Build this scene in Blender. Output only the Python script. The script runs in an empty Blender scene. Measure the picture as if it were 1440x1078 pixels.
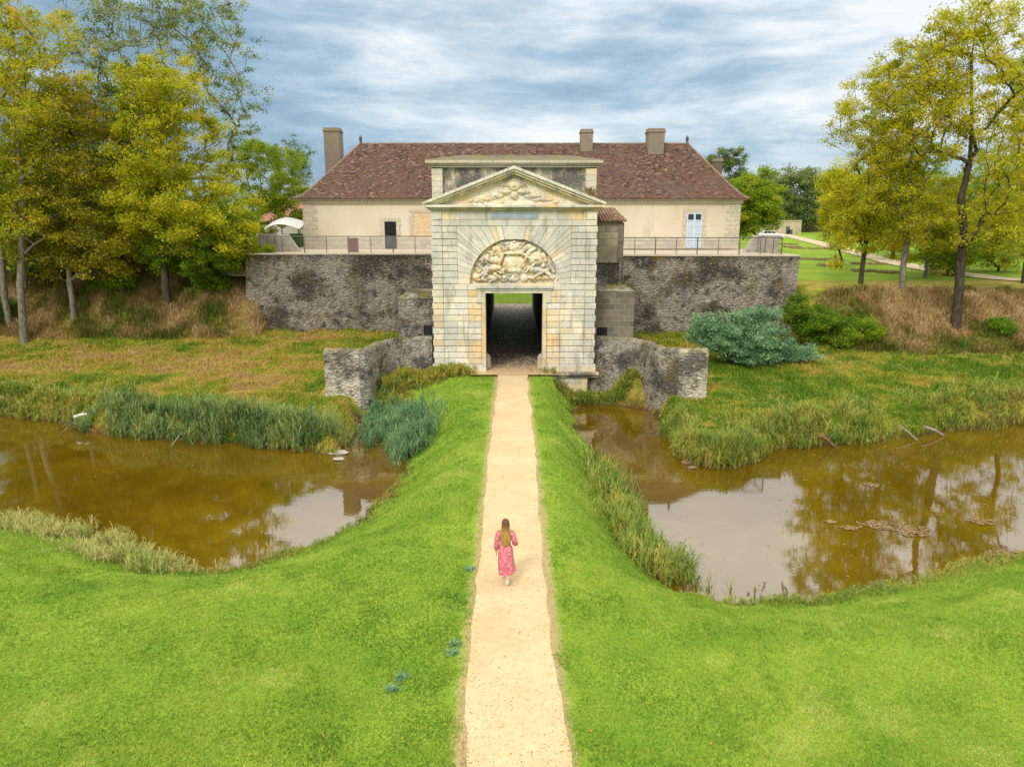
import bpy, math, random
import numpy as np
from mathutils import Vector
random.seed(7)
S=bpy.context.scene
C=bpy.data.collections.new("scene"); S.collection.children.link(C)
# ------------------------------------------------------------------ camera
CH=8.8; TH=math.radians(12.5)
cam=bpy.data.cameras.new("camera"); co=bpy.data.objects.new("camera",cam); C.objects.link(co)
cam.lens=25; cam.sensor_width=36; cam.clip_end=3000; cam.clip_start=.1
co.location=(0,0,CH); co.rotation_euler=(math.pi/2-TH,0,0); S.camera=co
def at(px,py,Y):
    a=TH+math.atan((py-539)/1000); d=Y*math.tan(a); zc=Y*math.cos(TH)+d*math.sin(TH)
    return ((px-720)*zc/1000, Y, CH-d)
def msc(Y): return Y/1000.
# ------------------------------------------------------------------ materials
class M:
    def __init__(s,name,rough=.85,spec=.3):
        s.m=bpy.data.materials.new(name); s.m.use_nodes=True; s.t=s.m.node_tree; s.n=s.t.nodes
        s.b=s.n['Principled BSDF']; s.b.inputs['Roughness'].default_value=rough
        s.b.inputs['Specular IOR Level'].default_value=spec
        s.pos=s.n.new('ShaderNodeNewGeometry').outputs['Position']; s.nor=s.pos.node.outputs['Normal']
    def L(s,a,b):
        if isinstance(a,bpy.types.NodeSocket): s.t.links.new(a,b)
        elif isinstance(a,(tuple,list)): b.default_value=tuple(a)+((1,) if len(a)==3 and len(b.default_value)==4 else ())
        else: b.default_value=a
    def uv(s): return s.n.new('ShaderNodeTexCoord').outputs['UV']
    def map(s,v,sc): 
        n=s.n.new('ShaderNodeMapping'); s.L(v,n.inputs['Vector']); n.inputs['Scale'].default_value=sc; return n.outputs[0]
    def noise(s,sc,det=4,rough=.6,vec=None,dist=0):
        n=s.n.new('ShaderNodeTexNoise'); s.L(vec or s.pos,n.inputs['Vector']); n.inputs['Scale'].default_value=sc
        n.inputs['Detail'].default_value=det; n.inputs['Roughness'].default_value=rough; n.inputs['Distortion'].default_value=dist
        return n.outputs['Fac']
    def vor(s,sc,vec=None,feat='F1',out='Distance'):
        n=s.n.new('ShaderNodeTexVoronoi'); s.L(vec or s.pos,n.inputs['Vector']); n.inputs['Scale'].default_value=sc; n.feature=feat
        return n.outputs[out]
    def ramp(s,f,st,interp='LINEAR'):
        n=s.n.new('ShaderNodeValToRGB'); s.L(f,n.inputs[0]); e=n.color_ramp.elements; n.color_ramp.interpolation=interp
        for i,(p,c) in enumerate(st):
            if i<2: el=e[i]; el.position=p
            else: el=e.new(p)
            if not isinstance(c,(tuple,list)): c=(c,c,c)
            el.color=tuple(c)+(1,)
        return n.outputs[0]
    def mix(s,f,a,b,mode='MIX'):
        n=s.n.new('ShaderNodeMix'); n.data_type='RGBA'; n.blend_type=mode
        s.L(f,n.inputs[0]); s.L(a,n.inputs[6]); s.L(b,n.inputs[7]); return n.outputs[2]
    def math(s,op,a,b=0,c=None):
        n=s.n.new('ShaderNodeMath'); n.operation=op; s.L(a,n.inputs[0]); s.L(b,n.inputs[1])
        if c is not None: s.L(c,n.inputs[2])
        return n.outputs[0]
    def attr(s,name,out='Fac'):
        n=s.n.new('ShaderNodeAttribute'); n.attribute_name=name; return n.outputs[out]
    def sep(s,v):
        n=s.n.new('ShaderNodeSeparateXYZ'); s.L(v,n.inputs[0]); return n.outputs
    def brick(s,vec,w,h,mortar=.01,off=.5,c1=(0,0,0),c2=(1,1,1),mc=(0,0,0)):
        n=s.n.new('ShaderNodeTexBrick'); s.L(vec,n.inputs['Vector']); n.inputs['Scale'].default_value=1
        n.inputs['Brick Width'].default_value=w; n.inputs['Row Height'].default_value=h; n.inputs['Mortar Size'].default_value=mortar
        n.offset=off; s.L(c1,n.inputs['Color1']); s.L(c2,n.inputs['Color2']); s.L(mc,n.inputs['Mortar'])
        return n.outputs
    def bump(s,h,st=.5,d=.02):
        n=s.n.new('ShaderNodeBump'); s.L(h,n.inputs['Height']); n.inputs['Strength'].default_value=st; n.inputs['Distance'].default_value=d
        s.L(n.outputs[0],s.b.inputs['Normal']); return n
    def col(s,c): s.L(c,s.b.inputs['Base Color']); return s
def plain(name,c,rough=.7,metal=0,var=.25,sc=6):
    m=M(name,rough); n=m.noise(sc,5)
    m.col(m.mix(m.ramp(n,[(.3,0),(.7,1)]),tuple(x*(1-var) for x in c),tuple(min(1,x*(1+var)) for x in c)))
    m.b.inputs['Metallic'].default_value=metal; m.bump(n,.15); return m.m
def leafmat(name,stops,trans=.4):
    m=M(name,.6,.25); t=m.attr('tone'); big=m.noise(.5,3)
    f=m.math('ADD',m.math('MULTIPLY',t,.75),m.math('MULTIPLY',big,.3))
    c=m.ramp(f,stops); m.col(c)
    tr=m.n.new('ShaderNodeBsdfTranslucent'); m.L(c,tr.inputs[0]); mx=m.n.new('ShaderNodeMixShader'); mx.inputs[0].default_value=trans
    m.L(m.b.outputs[0],mx.inputs[1]); m.L(tr.outputs[0],mx.inputs[2]); m.L(mx.outputs[0],m.n['Material Output'].inputs[0]); return m.m
def moss(m,c,amt=.55,lo_=.35,mc1=(.10,.11,.015),mc2=(.30,.24,.03)):
    nz=m.sep(m.nor)[2]; n=m.noise(1.6,5,.7)
    f=m.math('MULTIPLY',m.ramp(nz,[(lo_,0),(min(.99,lo_+.3),1)]),m.ramp(n,[(.42,0),(.58,1)]))
    return m.mix(m.math('MULTIPLY',f,amt),c,m.mix(m.noise(5,3),mc1,mc2))
# pale ashlar of gate, per-block colours
def mk_ashlar():
    m=M('ashlar_limestone',.9,.2); base=m.attr('col','Color')
    n1=m.noise(.55,5,.65); n2=m.noise(7,6,.7); n3=m.noise(1.3,5,.7)
    base=m.mix(.25,base,m.mix(m.ramp(m.noise(.8,4,.6),[(.4,0),(.6,1)]),(.68,.63,.52),(.60,.57,.50)))
    c=m.mix(m.ramp(n1,[(.45,0),(.58,.72)]),base,(.42,.42,.415),'MIX')
    c=m.mix(m.math('MULTIPLY',m.ramp(n3,[(.55,0),(.68,.35)]),1),c,(.62,.45,.22))
    c=m.mix(m.ramp(n2,[(.30,.6),(.46,0)]),c,(.20,.185,.16))
    c=m.mix(m.ramp(m.noise(22,3),[(.62,0),(.74,.5)]),c,(.75,.72,.66))
    st=m.noise(1.0,4,.6,m.map(m.pos,(2.2,2.2,.35)))
    c=m.mix(m.ramp(st,[(.54,0),(.68,.55)]),c,(.20,.185,.16))
    m.col(moss(m,m.mix(1,c,(1.16,1.14,1.08),'MULTIPLY'),.35,.95)); m.bump(m.math('ADD',n2,m.noise(30,3)),.5,.025); return m.m
ASH=mk_ashlar()
def mk_stained():
    m=M('stained_attic_stone',.9,.2); br=m.brick(m.uv(),.9,.36,.008,.5,(.66,.54,.34),(.42,.40,.35),(.10,.09,.08))
    st=m.noise(.9,6,.7,m.map(m.pos,(1,1,.45)))
    c=m.mix(m.ramp(st,[(.40,0),(.52,.93)]),br[0],(.085,.085,.08))
    c=m.mix(m.ramp(m.noise(9,5),[(.52,0),(.7,.8)]),c,(.40,.38,.33))
    m.col(moss(m,c,.8,.35,(.16,.12,.02),(.38,.24,.05))); m.bump(m.noise(12,5),.5,.03); return m.m
ATT=mk_stained()
def lerp_(p,q,t): return p+(q-p)*t
def mk_rubble(name,dark,mid,light,och,mossy=.5,sc=3.6,w=(.40,.54)):
    m=M(name,.95,.15)
    wv=m.n.new('ShaderNodeVectorMath'); wv.operation='ADD'
    nn=m.n.new('ShaderNodeTexNoise'); m.L(m.pos,nn.inputs['Vector']); nn.inputs['Scale'].default_value=3
    sc_=m.n.new('ShaderNodeVectorMath'); sc_.operation='SCALE'; m.L(nn.outputs['Color'],sc_.inputs[0]); sc_.inputs[3].default_value=.25
    m.L(m.pos,wv.inputs[0]); m.L(sc_.outputs[0],wv.inputs[1]); v=m.map(wv.outputs[0],(1,1,1.6))
    cell=m.vor(sc,v,'F1','Color'); edge=m.vor(sc,v,'DISTANCE_TO_EDGE')
    r=m.sep(cell)[0]; pale=tuple(lerp_(p,q,.55) for p,q in zip(mid,light))
    big=m.noise(.38,7,.62,m.map(m.pos,(1,1,1.25))); fine=m.noise(5.5,8,.8); med=m.noise(1.5,8,.72)
    c=m.ramp(med,[(.36,mid),(.5,pale),(.62,mid)])
    c=m.mix(.38,c,m.ramp(r,[(.0,tuple(x*.6 for x in mid)),(.4,mid),(.75,pale),(.88,och),(1,light)]))
    c=m.mix(m.ramp(edge,[(.0,.5),(.045,0)]),c,tuple(x*.6 for x in mid))
    c=m.mix(m.ramp(big,[(w[0],.9),(w[1],.05)]),c,dark)
    c=m.mix(m.ramp(med,[(.36,.85),(.47,0)]),c,dark)
    c=m.mix(m.ramp(fine,[(.36,.8),(.46,0)]),c,tuple(x*.6 for x in dark))
    c=m.mix(m.ramp(fine,[(.56,0),(.64,.85)]),c,light)
    tp=m.math('MULTIPLY',m.math('SUBTRACT',m.sep(m.pos)[2],m.math('ADD',4.4,m.math('MULTIPLY',m.noise(.9,6,.7,m.map(m.pos,(1,1,.25))),3.4))),1.3)
    c=m.mix(m.math('MULTIPLY',m.ramp(tp,[(0,0),(1,1)]),m.ramp(fine,[(.45,.92),(.62,.3)])),c,tuple(x*.85 for x in dark))
    g=m.noise(.8,6,.72); c=m.mix(m.ramp(g,[(.55,0),(.62,mossy)]),c,m.mix(m.noise(4,5),(.07,.06,.012),(.22,.15,.03)))
    m.col(moss(m,c,.6)); m.bump(m.math('ADD',m.math('MULTIPLY',edge,3),m.noise(9,5)),.8,.07); return m.m
RUB=mk_rubble('dark_rubble_masonry',(.045,.038,.032),(.20,.17,.14),(.48,.44,.38),(.32,.24,.13),.45,3.6,(.42,.54))
RUBR=mk_rubble('mossy_rubble_masonry',(.05,.042,.034),(.22,.185,.15),(.50,.46,.39),(.28,.19,.08),.85,3.2,(.40,.52))
RUBW=mk_rubble('lichened_wing_masonry',(.07,.063,.055),(.24,.215,.18),(.60,.57,.50),(.42,.29,.12),.5,4.6,(.42,.52))
PALE=mk_rubble('pale_wing_masonry',(.11,.10,.09),(.50,.44,.34),(.74,.69,.58),(.56,.44,.26),.1,3.0,(.42,.52))
def mk_render():
    m=M('ochre_lime_render',.9,.15); n=m.noise(.4,5,.6); n2=m.noise(4,5,.65)
    c=m.mix(m.ramp(n,[(.35,0),(.65,1)]),(.62,.54,.415),(.68,.61,.485))
    c=m.mix(m.ramp(n2,[(.45,0),(.75,.35)]),c,(.50,.42,.31))
    st=m.noise(.8,5,.6,m.map(m.pos,(1.5,1.5,.25))); c=m.mix(m.ramp(st,[(.56,0),(.75,.4)]),c,(.36,.30,.23))
    m.col(c); m.bump(n2,.25,.02); return m.m
REN=mk_render()
def mk_block(name,a,b,mort,w=.7,h=.4,och=(.5,.38,.2)):
    m=M(name,.9,.15); br=m.brick(m.uv(),w,h,.012,.5,a,b,mort)
    c=m.mix(m.ramp(m.noise(2,6,.7),[(.5,0),(.7,.6)]),br[0],och)
    c=m.mix(m.ramp(m.noise(8,5,.7),[(.32,.6),(.48,0)]),c,(.15,.14,.12))
    m.col(moss(m,c,.7)); m.bump(m.noise(10,5),.4,.02); return m.m
QUO=mk_block('quoin_stone',(.62,.55,.42),(.50,.46,.37),(.36,.31,.24),.7,.4,(.60,.50,.34))
DST=mk_block('dark_dressed_stone',(.13,.12,.10),(.24,.205,.16),(.36,.29,.19),.62,.36,(.14,.125,.07))
CON=plain('weathered_concrete',(.36,.33,.29),.9,0,.3,2.5)
CHM=mk_block('chimney_stone',(.31,.25,.18),(.25,.215,.165),(.24,.20,.15),.5,.3,(.26,.22,.15))
BRK=mk_block('dark_chimney_brick',(.14,.09,.07),(.10,.07,.06),(.2,.17,.15),.22,.08,(.12,.09,.06))
def mk_tile():
    m=M('flat_clay_tiles',.85,.2); br=m.brick(m.uv(),.22,.13,.012,.5,(0,0,0),(1,1,1),(.5,.5,.5))
    cell=m.n.new('ShaderNodeTexWhiteNoise'); cell.noise_dimensions='2D'
    fl=m.n.new('ShaderNodeVectorMath'); fl.operation='FLOOR'; m.L(m.map(m.uv(),(4.0,6.2,1)),fl.inputs[0]); m.L(fl.outputs[0],cell.inputs['Vector'])
    c=m.ramp(cell.outputs[0],[(0,(.05,.028,.026)),(.25,(.09,.048,.034)),(.5,(.145,.070,.045)),(.70,(.185,.10,.062)),(.86,(.14,.10,.08)),(.93,(.27,.20,.165)),(1,(.5,.42,.36))],'CONSTANT')
    c=m.mix(m.ramp(m.noise(.45,6,.7),[(.42,0),(.62,.75)]),c,(.125,.085,.062))
    c=m.mix(m.ramp(m.noise(.25,4,.6),[(.52,0),(.68,.4)]),c,(.16,.058,.04))
    c=m.mix(m.ramp(m.noise(5,5,.8),[(.60,0),(.70,.55)]),c,(.38,.31,.25))
    c=m.mix(m.math('MULTIPLY',br[1],.5),c,(.03,.02,.02))
    m.col(c); m.bump(m.math('ADD',cell.outputs[0],m.math('MULTIPLY',br[1],-1)),.6,.03); return m.m
TIL=mk_tile()
def mk_rtile():
    m=M('round_clay_tiles',.85,.2); n=m.noise(5,5,.7)
    c=m.ramp(n,[(.35,(.12,.08,.06)),(.5,(.32,.19,.12)),(.62,(.45,.33,.22)),(.7,(.35,.28,.06))]); m.col(c); return m.m
RTL=mk_rtile()
BLK=plain('dark_opening',(.012,.012,.014),.9); GRY=plain('grey_shutter',(.10,.11,.125),.7)
BLU=plain('pale_blue_paint',(.48,.58,.70),.5,0,.08); SIL=plain('iron_rail_paint',(.13,.115,.095),.6,0,.2)
WHT=plain('white_canvas',(.8,.8,.8),.6,0,.05); RED=plain('maroon_panel',(.20,.12,.12),.6,0,.1)
WWA=plain('white_wall_paint',(.7,.69,.66),.8,0,.08); SLA=plain('blue_grey_slate_plaque',(.33,.40,.48),.6,0,.2,3)
ZNC=plain('dark_zinc',(.07,.09,.10),.5); WOD=plain('weathered_wood',(.22,.13,.08),.8,0,.4,8); PWD=plain('grey_driftwood',(.27,.23,.18),.8,0,.3,8)
GRV=plain('terrace_gravel',(.50,.43,.33),.95,0,.2,5); GLS=M('dark_glass',.1,.5).col((.03,.035,.04)).m
GRN=plain('green_panel',(.12,.38,.16),.6)
# ------------------------------------------------------------------ mesh helpers
def tag(o,label,cat,group=None,kind=None):
    if label:o['label']=label
    if cat:o['category']=cat
    if group:o['group']=group
    if kind:o['kind']=kind
    return o
def empty(name,loc,label,cat,group=None):
    o=bpy.data.objects.new(name,None); C.objects.link(o); o.location=loc; o.empty_display_size=.3
    return tag(o,label,cat,group)
def worldloc(o):
    v=Vector((0,0,0))
    while o is not None: v=v+Vector(o.location); o=o.parent
    return v
def link(o,parent=None,org=None):
    C.objects.link(o)
    if parent is not None:
        w=worldloc(parent); o.parent=parent; o.data.transform(__import__('mathutils').Matrix.Translation(-w))
    elif org is not None:
        o.data.transform(__import__('mathutils').Matrix.Translation(-Vector(org))); o.location=org
    return o
class MB:
    def __init__(s): s.v=[];s.f=[];s.c=[]
    def poly(s,pts,col=(.5,.5,.5)):
        i=len(s.v); s.v+=[tuple(p) for p in pts]; s.f.append(list(range(i,i+len(pts)))); s.c.append(col)
    def box(s,x0,x1,y0,y1,z0,z1,col=(.5,.5,.5)):
        s.frus([(x0,y0,z0),(x1,y0,z0),(x1,y1,z0),(x0,y1,z0)],[(x0,y0,z1),(x1,y0,z1),(x1,y1,z1),(x0,y1,z1)],col); return s
    def frus(s,a,b,col=(.5,.5,.5)):
        i=len(s.v); n=len(a); s.v+=[tuple(p) for p in a]+[tuple(p) for p in b]
        s.f.append(list(range(i+n-1,i-1,-1))); s.f.append(list(range(i+n,i+2*n)))
        for k in range(n): s.f.append([i+k,i+(k+1)%n,i+n+(k+1)%n,i+n+k])
        s.c+= [col]*(n+2); return s
    def prismY(s,poly,y0,y1,col=(.5,.5,.5)):   # poly (x,z) anticlockwise seen from -Y
        a=[(x,y1,z) for x,z in poly]; b=[(x,y0,z) for x,z in poly]
        return s.frus(a,b,col)
    def tube(s,p,q,r0,r1=None,n=8,col=(.5,.5,.5)):
        r1=r0 if r1 is None else r1; p=Vector(p);q=Vector(q);d=(q-p).normalized()
        a=d.orthogonal().normalized(); b=d.cross(a)
        A=[p+(a*math.cos(t)+b*math.sin(t))*r0 for t in [2*math.pi*k/n for k in range(n)]]
        B=[q+(a*math.cos(t)+b*math.sin(t))*r1 for t in [2*math.pi*k/n for k in range(n)]]
        return s.frus(A,B,col)
    def build(s,name,mat,parent=None,smooth=False,org=None,bevel=0,usecol=False):
        me=bpy.data.meshes.new(name); me.from_pydata(s.v,[],s.f); me.materials.append(mat); me.update()
        uv=me.uv_layers.new(name='UVMap').data
        for p in me.polygons:
            n=p.normal
            if abs(n.z)>.95: t=Vector((1,0,0)); b=Vector((0,1,0))
            else: t=Vector((0,0,1)).cross(n).normalized(); b=n.cross(t)
            for li in p.loop_indices:
                c=me.vertices[me.loops[li].vertex_index].co; uv[li].uv=(c.dot(t),c.dot(b))
        if usecol:
            at_=me.color_attributes.new('col','FLOAT_COLOR','CORNER')
            for p in me.polygons:
                for li in p.loop_indices: at_.data[li].color=tuple(s.c[p.index])+(1,)
        if smooth: me.polygons.foreach_set('use_smooth',[True]*len(me.polygons))
        o=bpy.data.objects.new(name,me); link(o,parent,org)
        if bevel:
            b=o.modifiers.new('b','BEVEL'); b.width=bevel; b.segments=2; b.limit_method='ANGLE'
        return o
def fast(name,V,F,mat,tone=None,parent=None,smooth=False,org=None,attrs=None):
    V=np.asarray(V,dtype=np.float32);F=np.asarray(F,dtype=np.int32);k=F.shape[1]
    me=bpy.data.meshes.new(name); me.vertices.add(len(V)); me.vertices.foreach_set('co',V.ravel())
    me.loops.add(F.size); me.loops.foreach_set('vertex_index',F.ravel())
    me.polygons.add(len(F)); me.polygons.foreach_set('loop_start',np.arange(0,F.size,k,dtype=np.int32))
    me.update(calc_edges=True); me.materials.append(mat)
    if smooth: me.polygons.foreach_set('use_smooth',np.ones(len(F),dtype=bool))
    if tone is not None:
        a=me.attributes.new('tone','FLOAT','POINT'); a.data.foreach_set('value',np.asarray(tone,dtype=np.float32))
    for n_,arr in (attrs or {}).items():
        a=me.attributes.new(n_,'FLOAT','POINT'); a.data.foreach_set('value',np.asarray(arr,dtype=np.float32))
    o=bpy.data.objects.new(name,me); link(o,parent,org); return o
rng=np.random.default_rng(5)
def sst(t): t=np.clip(t,0,1); return t*t*(3-2*t)
def lerp(a,b,t): return a+(b-a)*t
class VN:   # smooth value noise
    def __init__(s,seed): s.g=np.random.default_rng(seed).random((256,256))
    def __call__(s,x,y,sc=1.):
        x=x*sc+500;y=y*sc+500; i=np.floor(x).astype(int);j=np.floor(y).astype(int);u=sst(x-i);v=sst(y-j)
        g=s.g; a=g[i%256,j%256];b=g[(i+1)%256,j%256];c=g[i%256,(j+1)%256];d=g[(i+1)%256,(j+1)%256]
        return lerp(lerp(a,b,u),lerp(c,d,u),v)
vn=VN(3); vn2=VN(9); vn3=VN(21)
def fbm(x,y,sc,f=vn): return (f(x,y,sc)*.5+f(x,y,sc*2.1)*.3+f(x,y,sc*4.3)*.2)
# ------------------------------------------------------------------ moat outline and ground
LP=[(-140,52),(-70,45),(-29.5,39.6),(-27.3,38.8),(-23.8,37.4),(-21.2,35.7),(-16.9,34.6),(-13.9,34.2),(-10,33),(-8.4,32.2),(-8.3,34.7),(-8.3,38.8),(-7.2,39.4),(-6,35.7),(-4.7,32.4),(-4.8,29.9),(-5.1,26.6),(-5.9,24.3),(-7,22.4),(-8.1,21.3),(-9.3,20.8),(-10.7,20.9),(-11.6,21.6),(-13.9,23),(-16.6,24.2),(-19,24.6),(-30,26),(-70,28),(-140,34)]
RP=[(3.9,42.5),(5.6,42.3),(7.9,41.2),(8.3,38.5),(8.0,34.7),(7.8,32.2),(8.5,30.6),(9.2,30.2),(11.1,31.2),(12.4,33.3),(15.2,33.8),(17.1,34.1),(20.5,35.7),(24,36.6),(28.1,37.6),(70,43),(140,50),(140,30),(70,24),(30,24),(17.2,22.2),(15.5,21.4),(13.2,20.7),(10.4,19.5),(8.5,19),(5.9,19),(5,19.6),(4.3,21.1),(3.9,23.6),(3.8,27),(3.9,30.4),(3.7,34.7),(3.6,38.8)]
def sdpoly(x,y,P):
    P=np.array(P,float); d=np.full(x.shape,1e9); ins=np.zeros(x.shape,bool)
    for a,b in zip(P,np.roll(P,-1,0)):
        e=b-a; wx=x-a[0];wy=y-a[1]; t=np.clip((wx*e[0]+wy*e[1])/(e@e),0,1)
        d=np.minimum(d,(wx-t*e[0])**2+(wy-t*e[1])**2)
        c=((a[1]>y)!=(b[1]>y))&(x<(b[0]-a[0])*(y-a[1])/(b[1]-a[1]+1e-12)+a[0]); ins^=c
    d=np.sqrt(d); return np.where(ins,-d,d)
WZ=-1.9
def ground(x,y,full=False):
    x=np.asarray(x,float);y=np.asarray(y,float)
    wx=x+(vn(x,y,.9)-.5)*.7+(vn2(x,y,2.3)-.5)*.3; wy=y+(vn2(x,y,.9)-.5)*.7+(vn(x,y,2.3)-.5)*.3
    d=np.minimum(sdpoly(wx,wy,LP),sdpoly(wx,wy,RP))
    far=sst((np.abs(x)-5.2)/2.2)*sst((y-27-np.clip(np.abs(x)-20,0,100)*.1)/4)
    zb=np.clip(-.7+(y-39)*.11,-1.15,.95)
    base=lerp(0,zb,far)+lerp((fbm(x,y,.25)-.5)*.25*sst((np.abs(x)-1.6)/4),(fbm(x,y,.5)-.5)*.5,far)*(y<60)
    L=lerp(np.clip(.85*(d+np.clip(np.abs(x)-1.25,0,50)),.6,5.2),.75+.5*vn(x,y,.4),far)
    z=WZ+(base-WZ)*sst(.06+.94*d/L)
    # earth ramparts either side
    lw=sst((-x-18.3)/1.3); rw=sst((x-20.3)/2.2)
    n=(fbm(x,y,.22)-.5)*1.6
    el=lw*sst((y+n-50.2)/7.0); er=rw*sst((y+n-46.3-np.clip(26-x,0,6)*.35)/7.5)
    zl=5.2+.004*np.clip(y-58,0,300); zr=4.35+.021*np.clip(y-54,0,110)*1.36+.003*np.clip(y-160,0,900)
    z=np.where(d>0,lerp(z,zl,el),z); z=np.where(d>0,lerp(z,zr,er),z)
    # fort interior behind guardhouse
    ins=(y>79)
    mid=5.5*sst((y-81.5)/32); zi=np.where(x<0,lerp(mid,zl,sst((-x-14)/14)),lerp(mid,zr,sst((x-14)/14)))
    z=np.where(ins,lerp(z,zi,sst((y-79)/3)*1.0),z)
    z=np.where((np.abs(x)<18.3)&(y>54.2)&(y<=80.5),np.where(y<79.5,-.08,z),z)
    z=np.where((np.abs(x)<2.6)&(y>41)&(y<82.5),-.1,z)
    z=np.where(d<0,WZ-np.clip(-d*.45,0,1.0),z)
    if full: return z,d,far,el,er
    return z
gz=lambda x,y: float(ground(np.array([x]),np.array([y]))[0])
def axis(a,b,st,lo,hi,g=1.12):
    c=list(np.arange(a,b,st)); s=st; v=c[-1]
    while v<hi: s*=g; v+=s; c.append(v)
    s=st; v=c[0]; pre=[]
    while v>lo: s*=g; v-=s; pre.append(v)
    return np.array(pre[::-1]+c)
def grid(xs,ys):
    X,Y=np.meshgrid(xs,ys); n,m_=X.shape; i=np.arange(n*m_).reshape(n,m_)
    F=np.stack([i[:-1,:-1],i[:-1,1:],i[1:,1:],i[1:,:-1]],-1).reshape(-1,4); return X.ravel(),Y.ravel(),F
gx_,gy_,GF=grid(axis(-36,36,.3,-1500,1500),axis(5,62,.3,-300,2500))
GZ,gd,gfar,gel,ger=ground(gx_,gy_,True)
ear=np.clip(gel+ger,0,1)
dry=np.clip(np.clip(gel,0,1)*(1-sst((gy_-58)/3))*sst(gel*4)+sst(ger*4)*(1-sst((gy_-52.5)/2))*sst((gx_-24)/4),0,1)
meadow=np.clip(gfar*(1-sst((gy_-57)/2)),0,1); meadow=np.where((gel>.9)&(gx_<0),np.maximum(meadow,.7),meadow)
mud=np.where(gd<.35,1.,0.)*sst((gy_-20)/1)
def mk_ground():
    m=M('grass_ground',.95,.1)
    n1=m.noise(.35,5,.6); n2=m.noise(3.,5,.7); n3=m.noise(18,4,.7)
    g=m.mix(m.ramp(n1,[(.38,0),(.62,1)]),(.17,.29,.025),(.27,.39,.04))
    g=m.mix(m.ramp(n2,[(.45,0),(.7,.5)]),g,(.34,.38,.05)); g=m.mix(m.ramp(n3,[(.35,.6),(.6,0)]),g,(.07,.17,.012))
    g=m.mix(m.ramp(m.noise(.9,5,.75),[(.66,0),(.75,.6)]),g,(.36,.25,.09))
    a=m.noise(.45,6,.7,m.map(m.pos,(.5,1,1))); b=m.noise(1.7,5,.7)
    md=m.ramp(a,[(.34,(.13,.20,.02)),(.46,(.28,.27,.035)),(.56,(.42,.31,.08)),(.68,(.38,.24,.12))])
    md=m.mix(m.ramp(b,[(.42,0),(.6,.6)]),md,(.13,.16,.02))
    dr=m.ramp(b,[(.3,(.06,.07,.015)),(.5,(.20,.12,.05)),(.7,(.30,.19,.09))])
    mu=m.ramp(n2,[(.3,(.04,.028,.012)),(.7,(.13,.085,.03))])
    pd=m.math('ADD',m.math('ABSOLUTE',m.sep(m.pos)[0]),m.math('MULTIPLY',m.noise(3.5,5,.7),-.5)); sf=m.math('MULTIPLY',m.ramp(pd,[(.62,1),(.90,0)]),m.math('LESS_THAN',m.sep(m.pos)[1],43)); g=m.mix(sf,g,m.mix(n3,(.40,.28,.14),(.52,.40,.23)))
    c=m.mix(m.attr('meadow'),g,md); c=m.mix(m.attr('dry'),c,dr); c=m.mix(m.attr('mud'),c,mu)
    m.col(c); m.bump(m.math('ADD',n3,n2),.6,.06); return m.m
GM=mk_ground()
gnd=fast('ground',np.stack([gx_,gy_,GZ],1),GF,GM,smooth=True,attrs=dict(meadow=meadow,dry=dry,mud=mud)); gnd['kind']='structure'
# water
def mk_water():
    m=M('murky_moat_water',.008,.5); n=m.noise(.35,5,.6)
    c=m.ramp(n,[(.3,(.080,.048,.002)),(.7,(.145,.088,.004))])
    f=m.noise(9,4,.7); p=m.noise(.5,4,.7)
    fl=m.math('MULTIPLY',m.ramp(f,[(.68,0),(.70,1)]),m.ramp(p,[(.45,0),(.6,1)]))
    c=m.mix(fl,c,(.30,.17,.05)); m.col(c); m.b.inputs['IOR'].default_value=2.4
    m.bump(m.math('ADD',m.noise(1.6,4,.6,m.map(m.pos,(1,2,1))),m.math('MULTIPLY',m.noise(7,2),.15)),.035,.03); return m.m
wx,wy,wf=grid(np.linspace(-150,150,2),np.linspace(15,53,2))
w=fast('moat_water',np.stack([wx,wy,0*wx+WZ],1),wf,mk_water()); w['kind']='structure'
# path
def strip(name,xl,xr,ys,z,mat,n=7):
    V=[];F=[]
    for k,y in enumerate(ys):
        for j in range(n): V.append((lerp(xl[k],xr[k],j/(n-1)),y,z[k] if hasattr(z,'__len__') else z))
    for k in range(len(ys)-1):
        for j in range(n-1): a=k*n+j; F.append((a,a+1,a+n+1,a+n))
    return fast(name,V,F,mat)
def mk_path():
    m=M('sandy_path',.95,.1); n=m.noise(.6,5,.7); n2=m.noise(40,4,.8); n3=m.noise(5,5,.7)
    c=m.mix(m.ramp(n,[(.35,0),(.65,1)]),(.52,.40,.215),(.60,.485,.28))
    c=m.mix(m.ramp(n3,[(.5,0),(.75,.5)]),c,(.43,.30,.155)); c=m.mix(m.ramp(n2,[(.55,0),(.75,.6)]),c,(.36,.25,.13))
    c=m.mix(m.ramp(m.noise(110,2),[(.33,.5),(.42,0)]),c,(.62,.53,.39))
    m.col(c); m.bump(n2,.4,.01); return m.m
PTH=mk_path()
py_=np.arange(-20,42.3,.12); e1=(fbm(py_,py_*0,.35)-.5)*.30+(vn(py_,py_*0+9,2.1)-.5)*.06; e2=(fbm(py_,py_*0+40,.35)-.5)*.30+(vn(py_,py_*0+60,2.1)-.5)*.06
nearl=np.interp(py_,[10,13,17,22,40],[.10,.02,-.03,-.04,.06])
PL=nearl-.9+e1; PR=nearl+.9+e2
strip('path',PL,PR,py_,.014,PTH)['kind']='structure'
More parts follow.
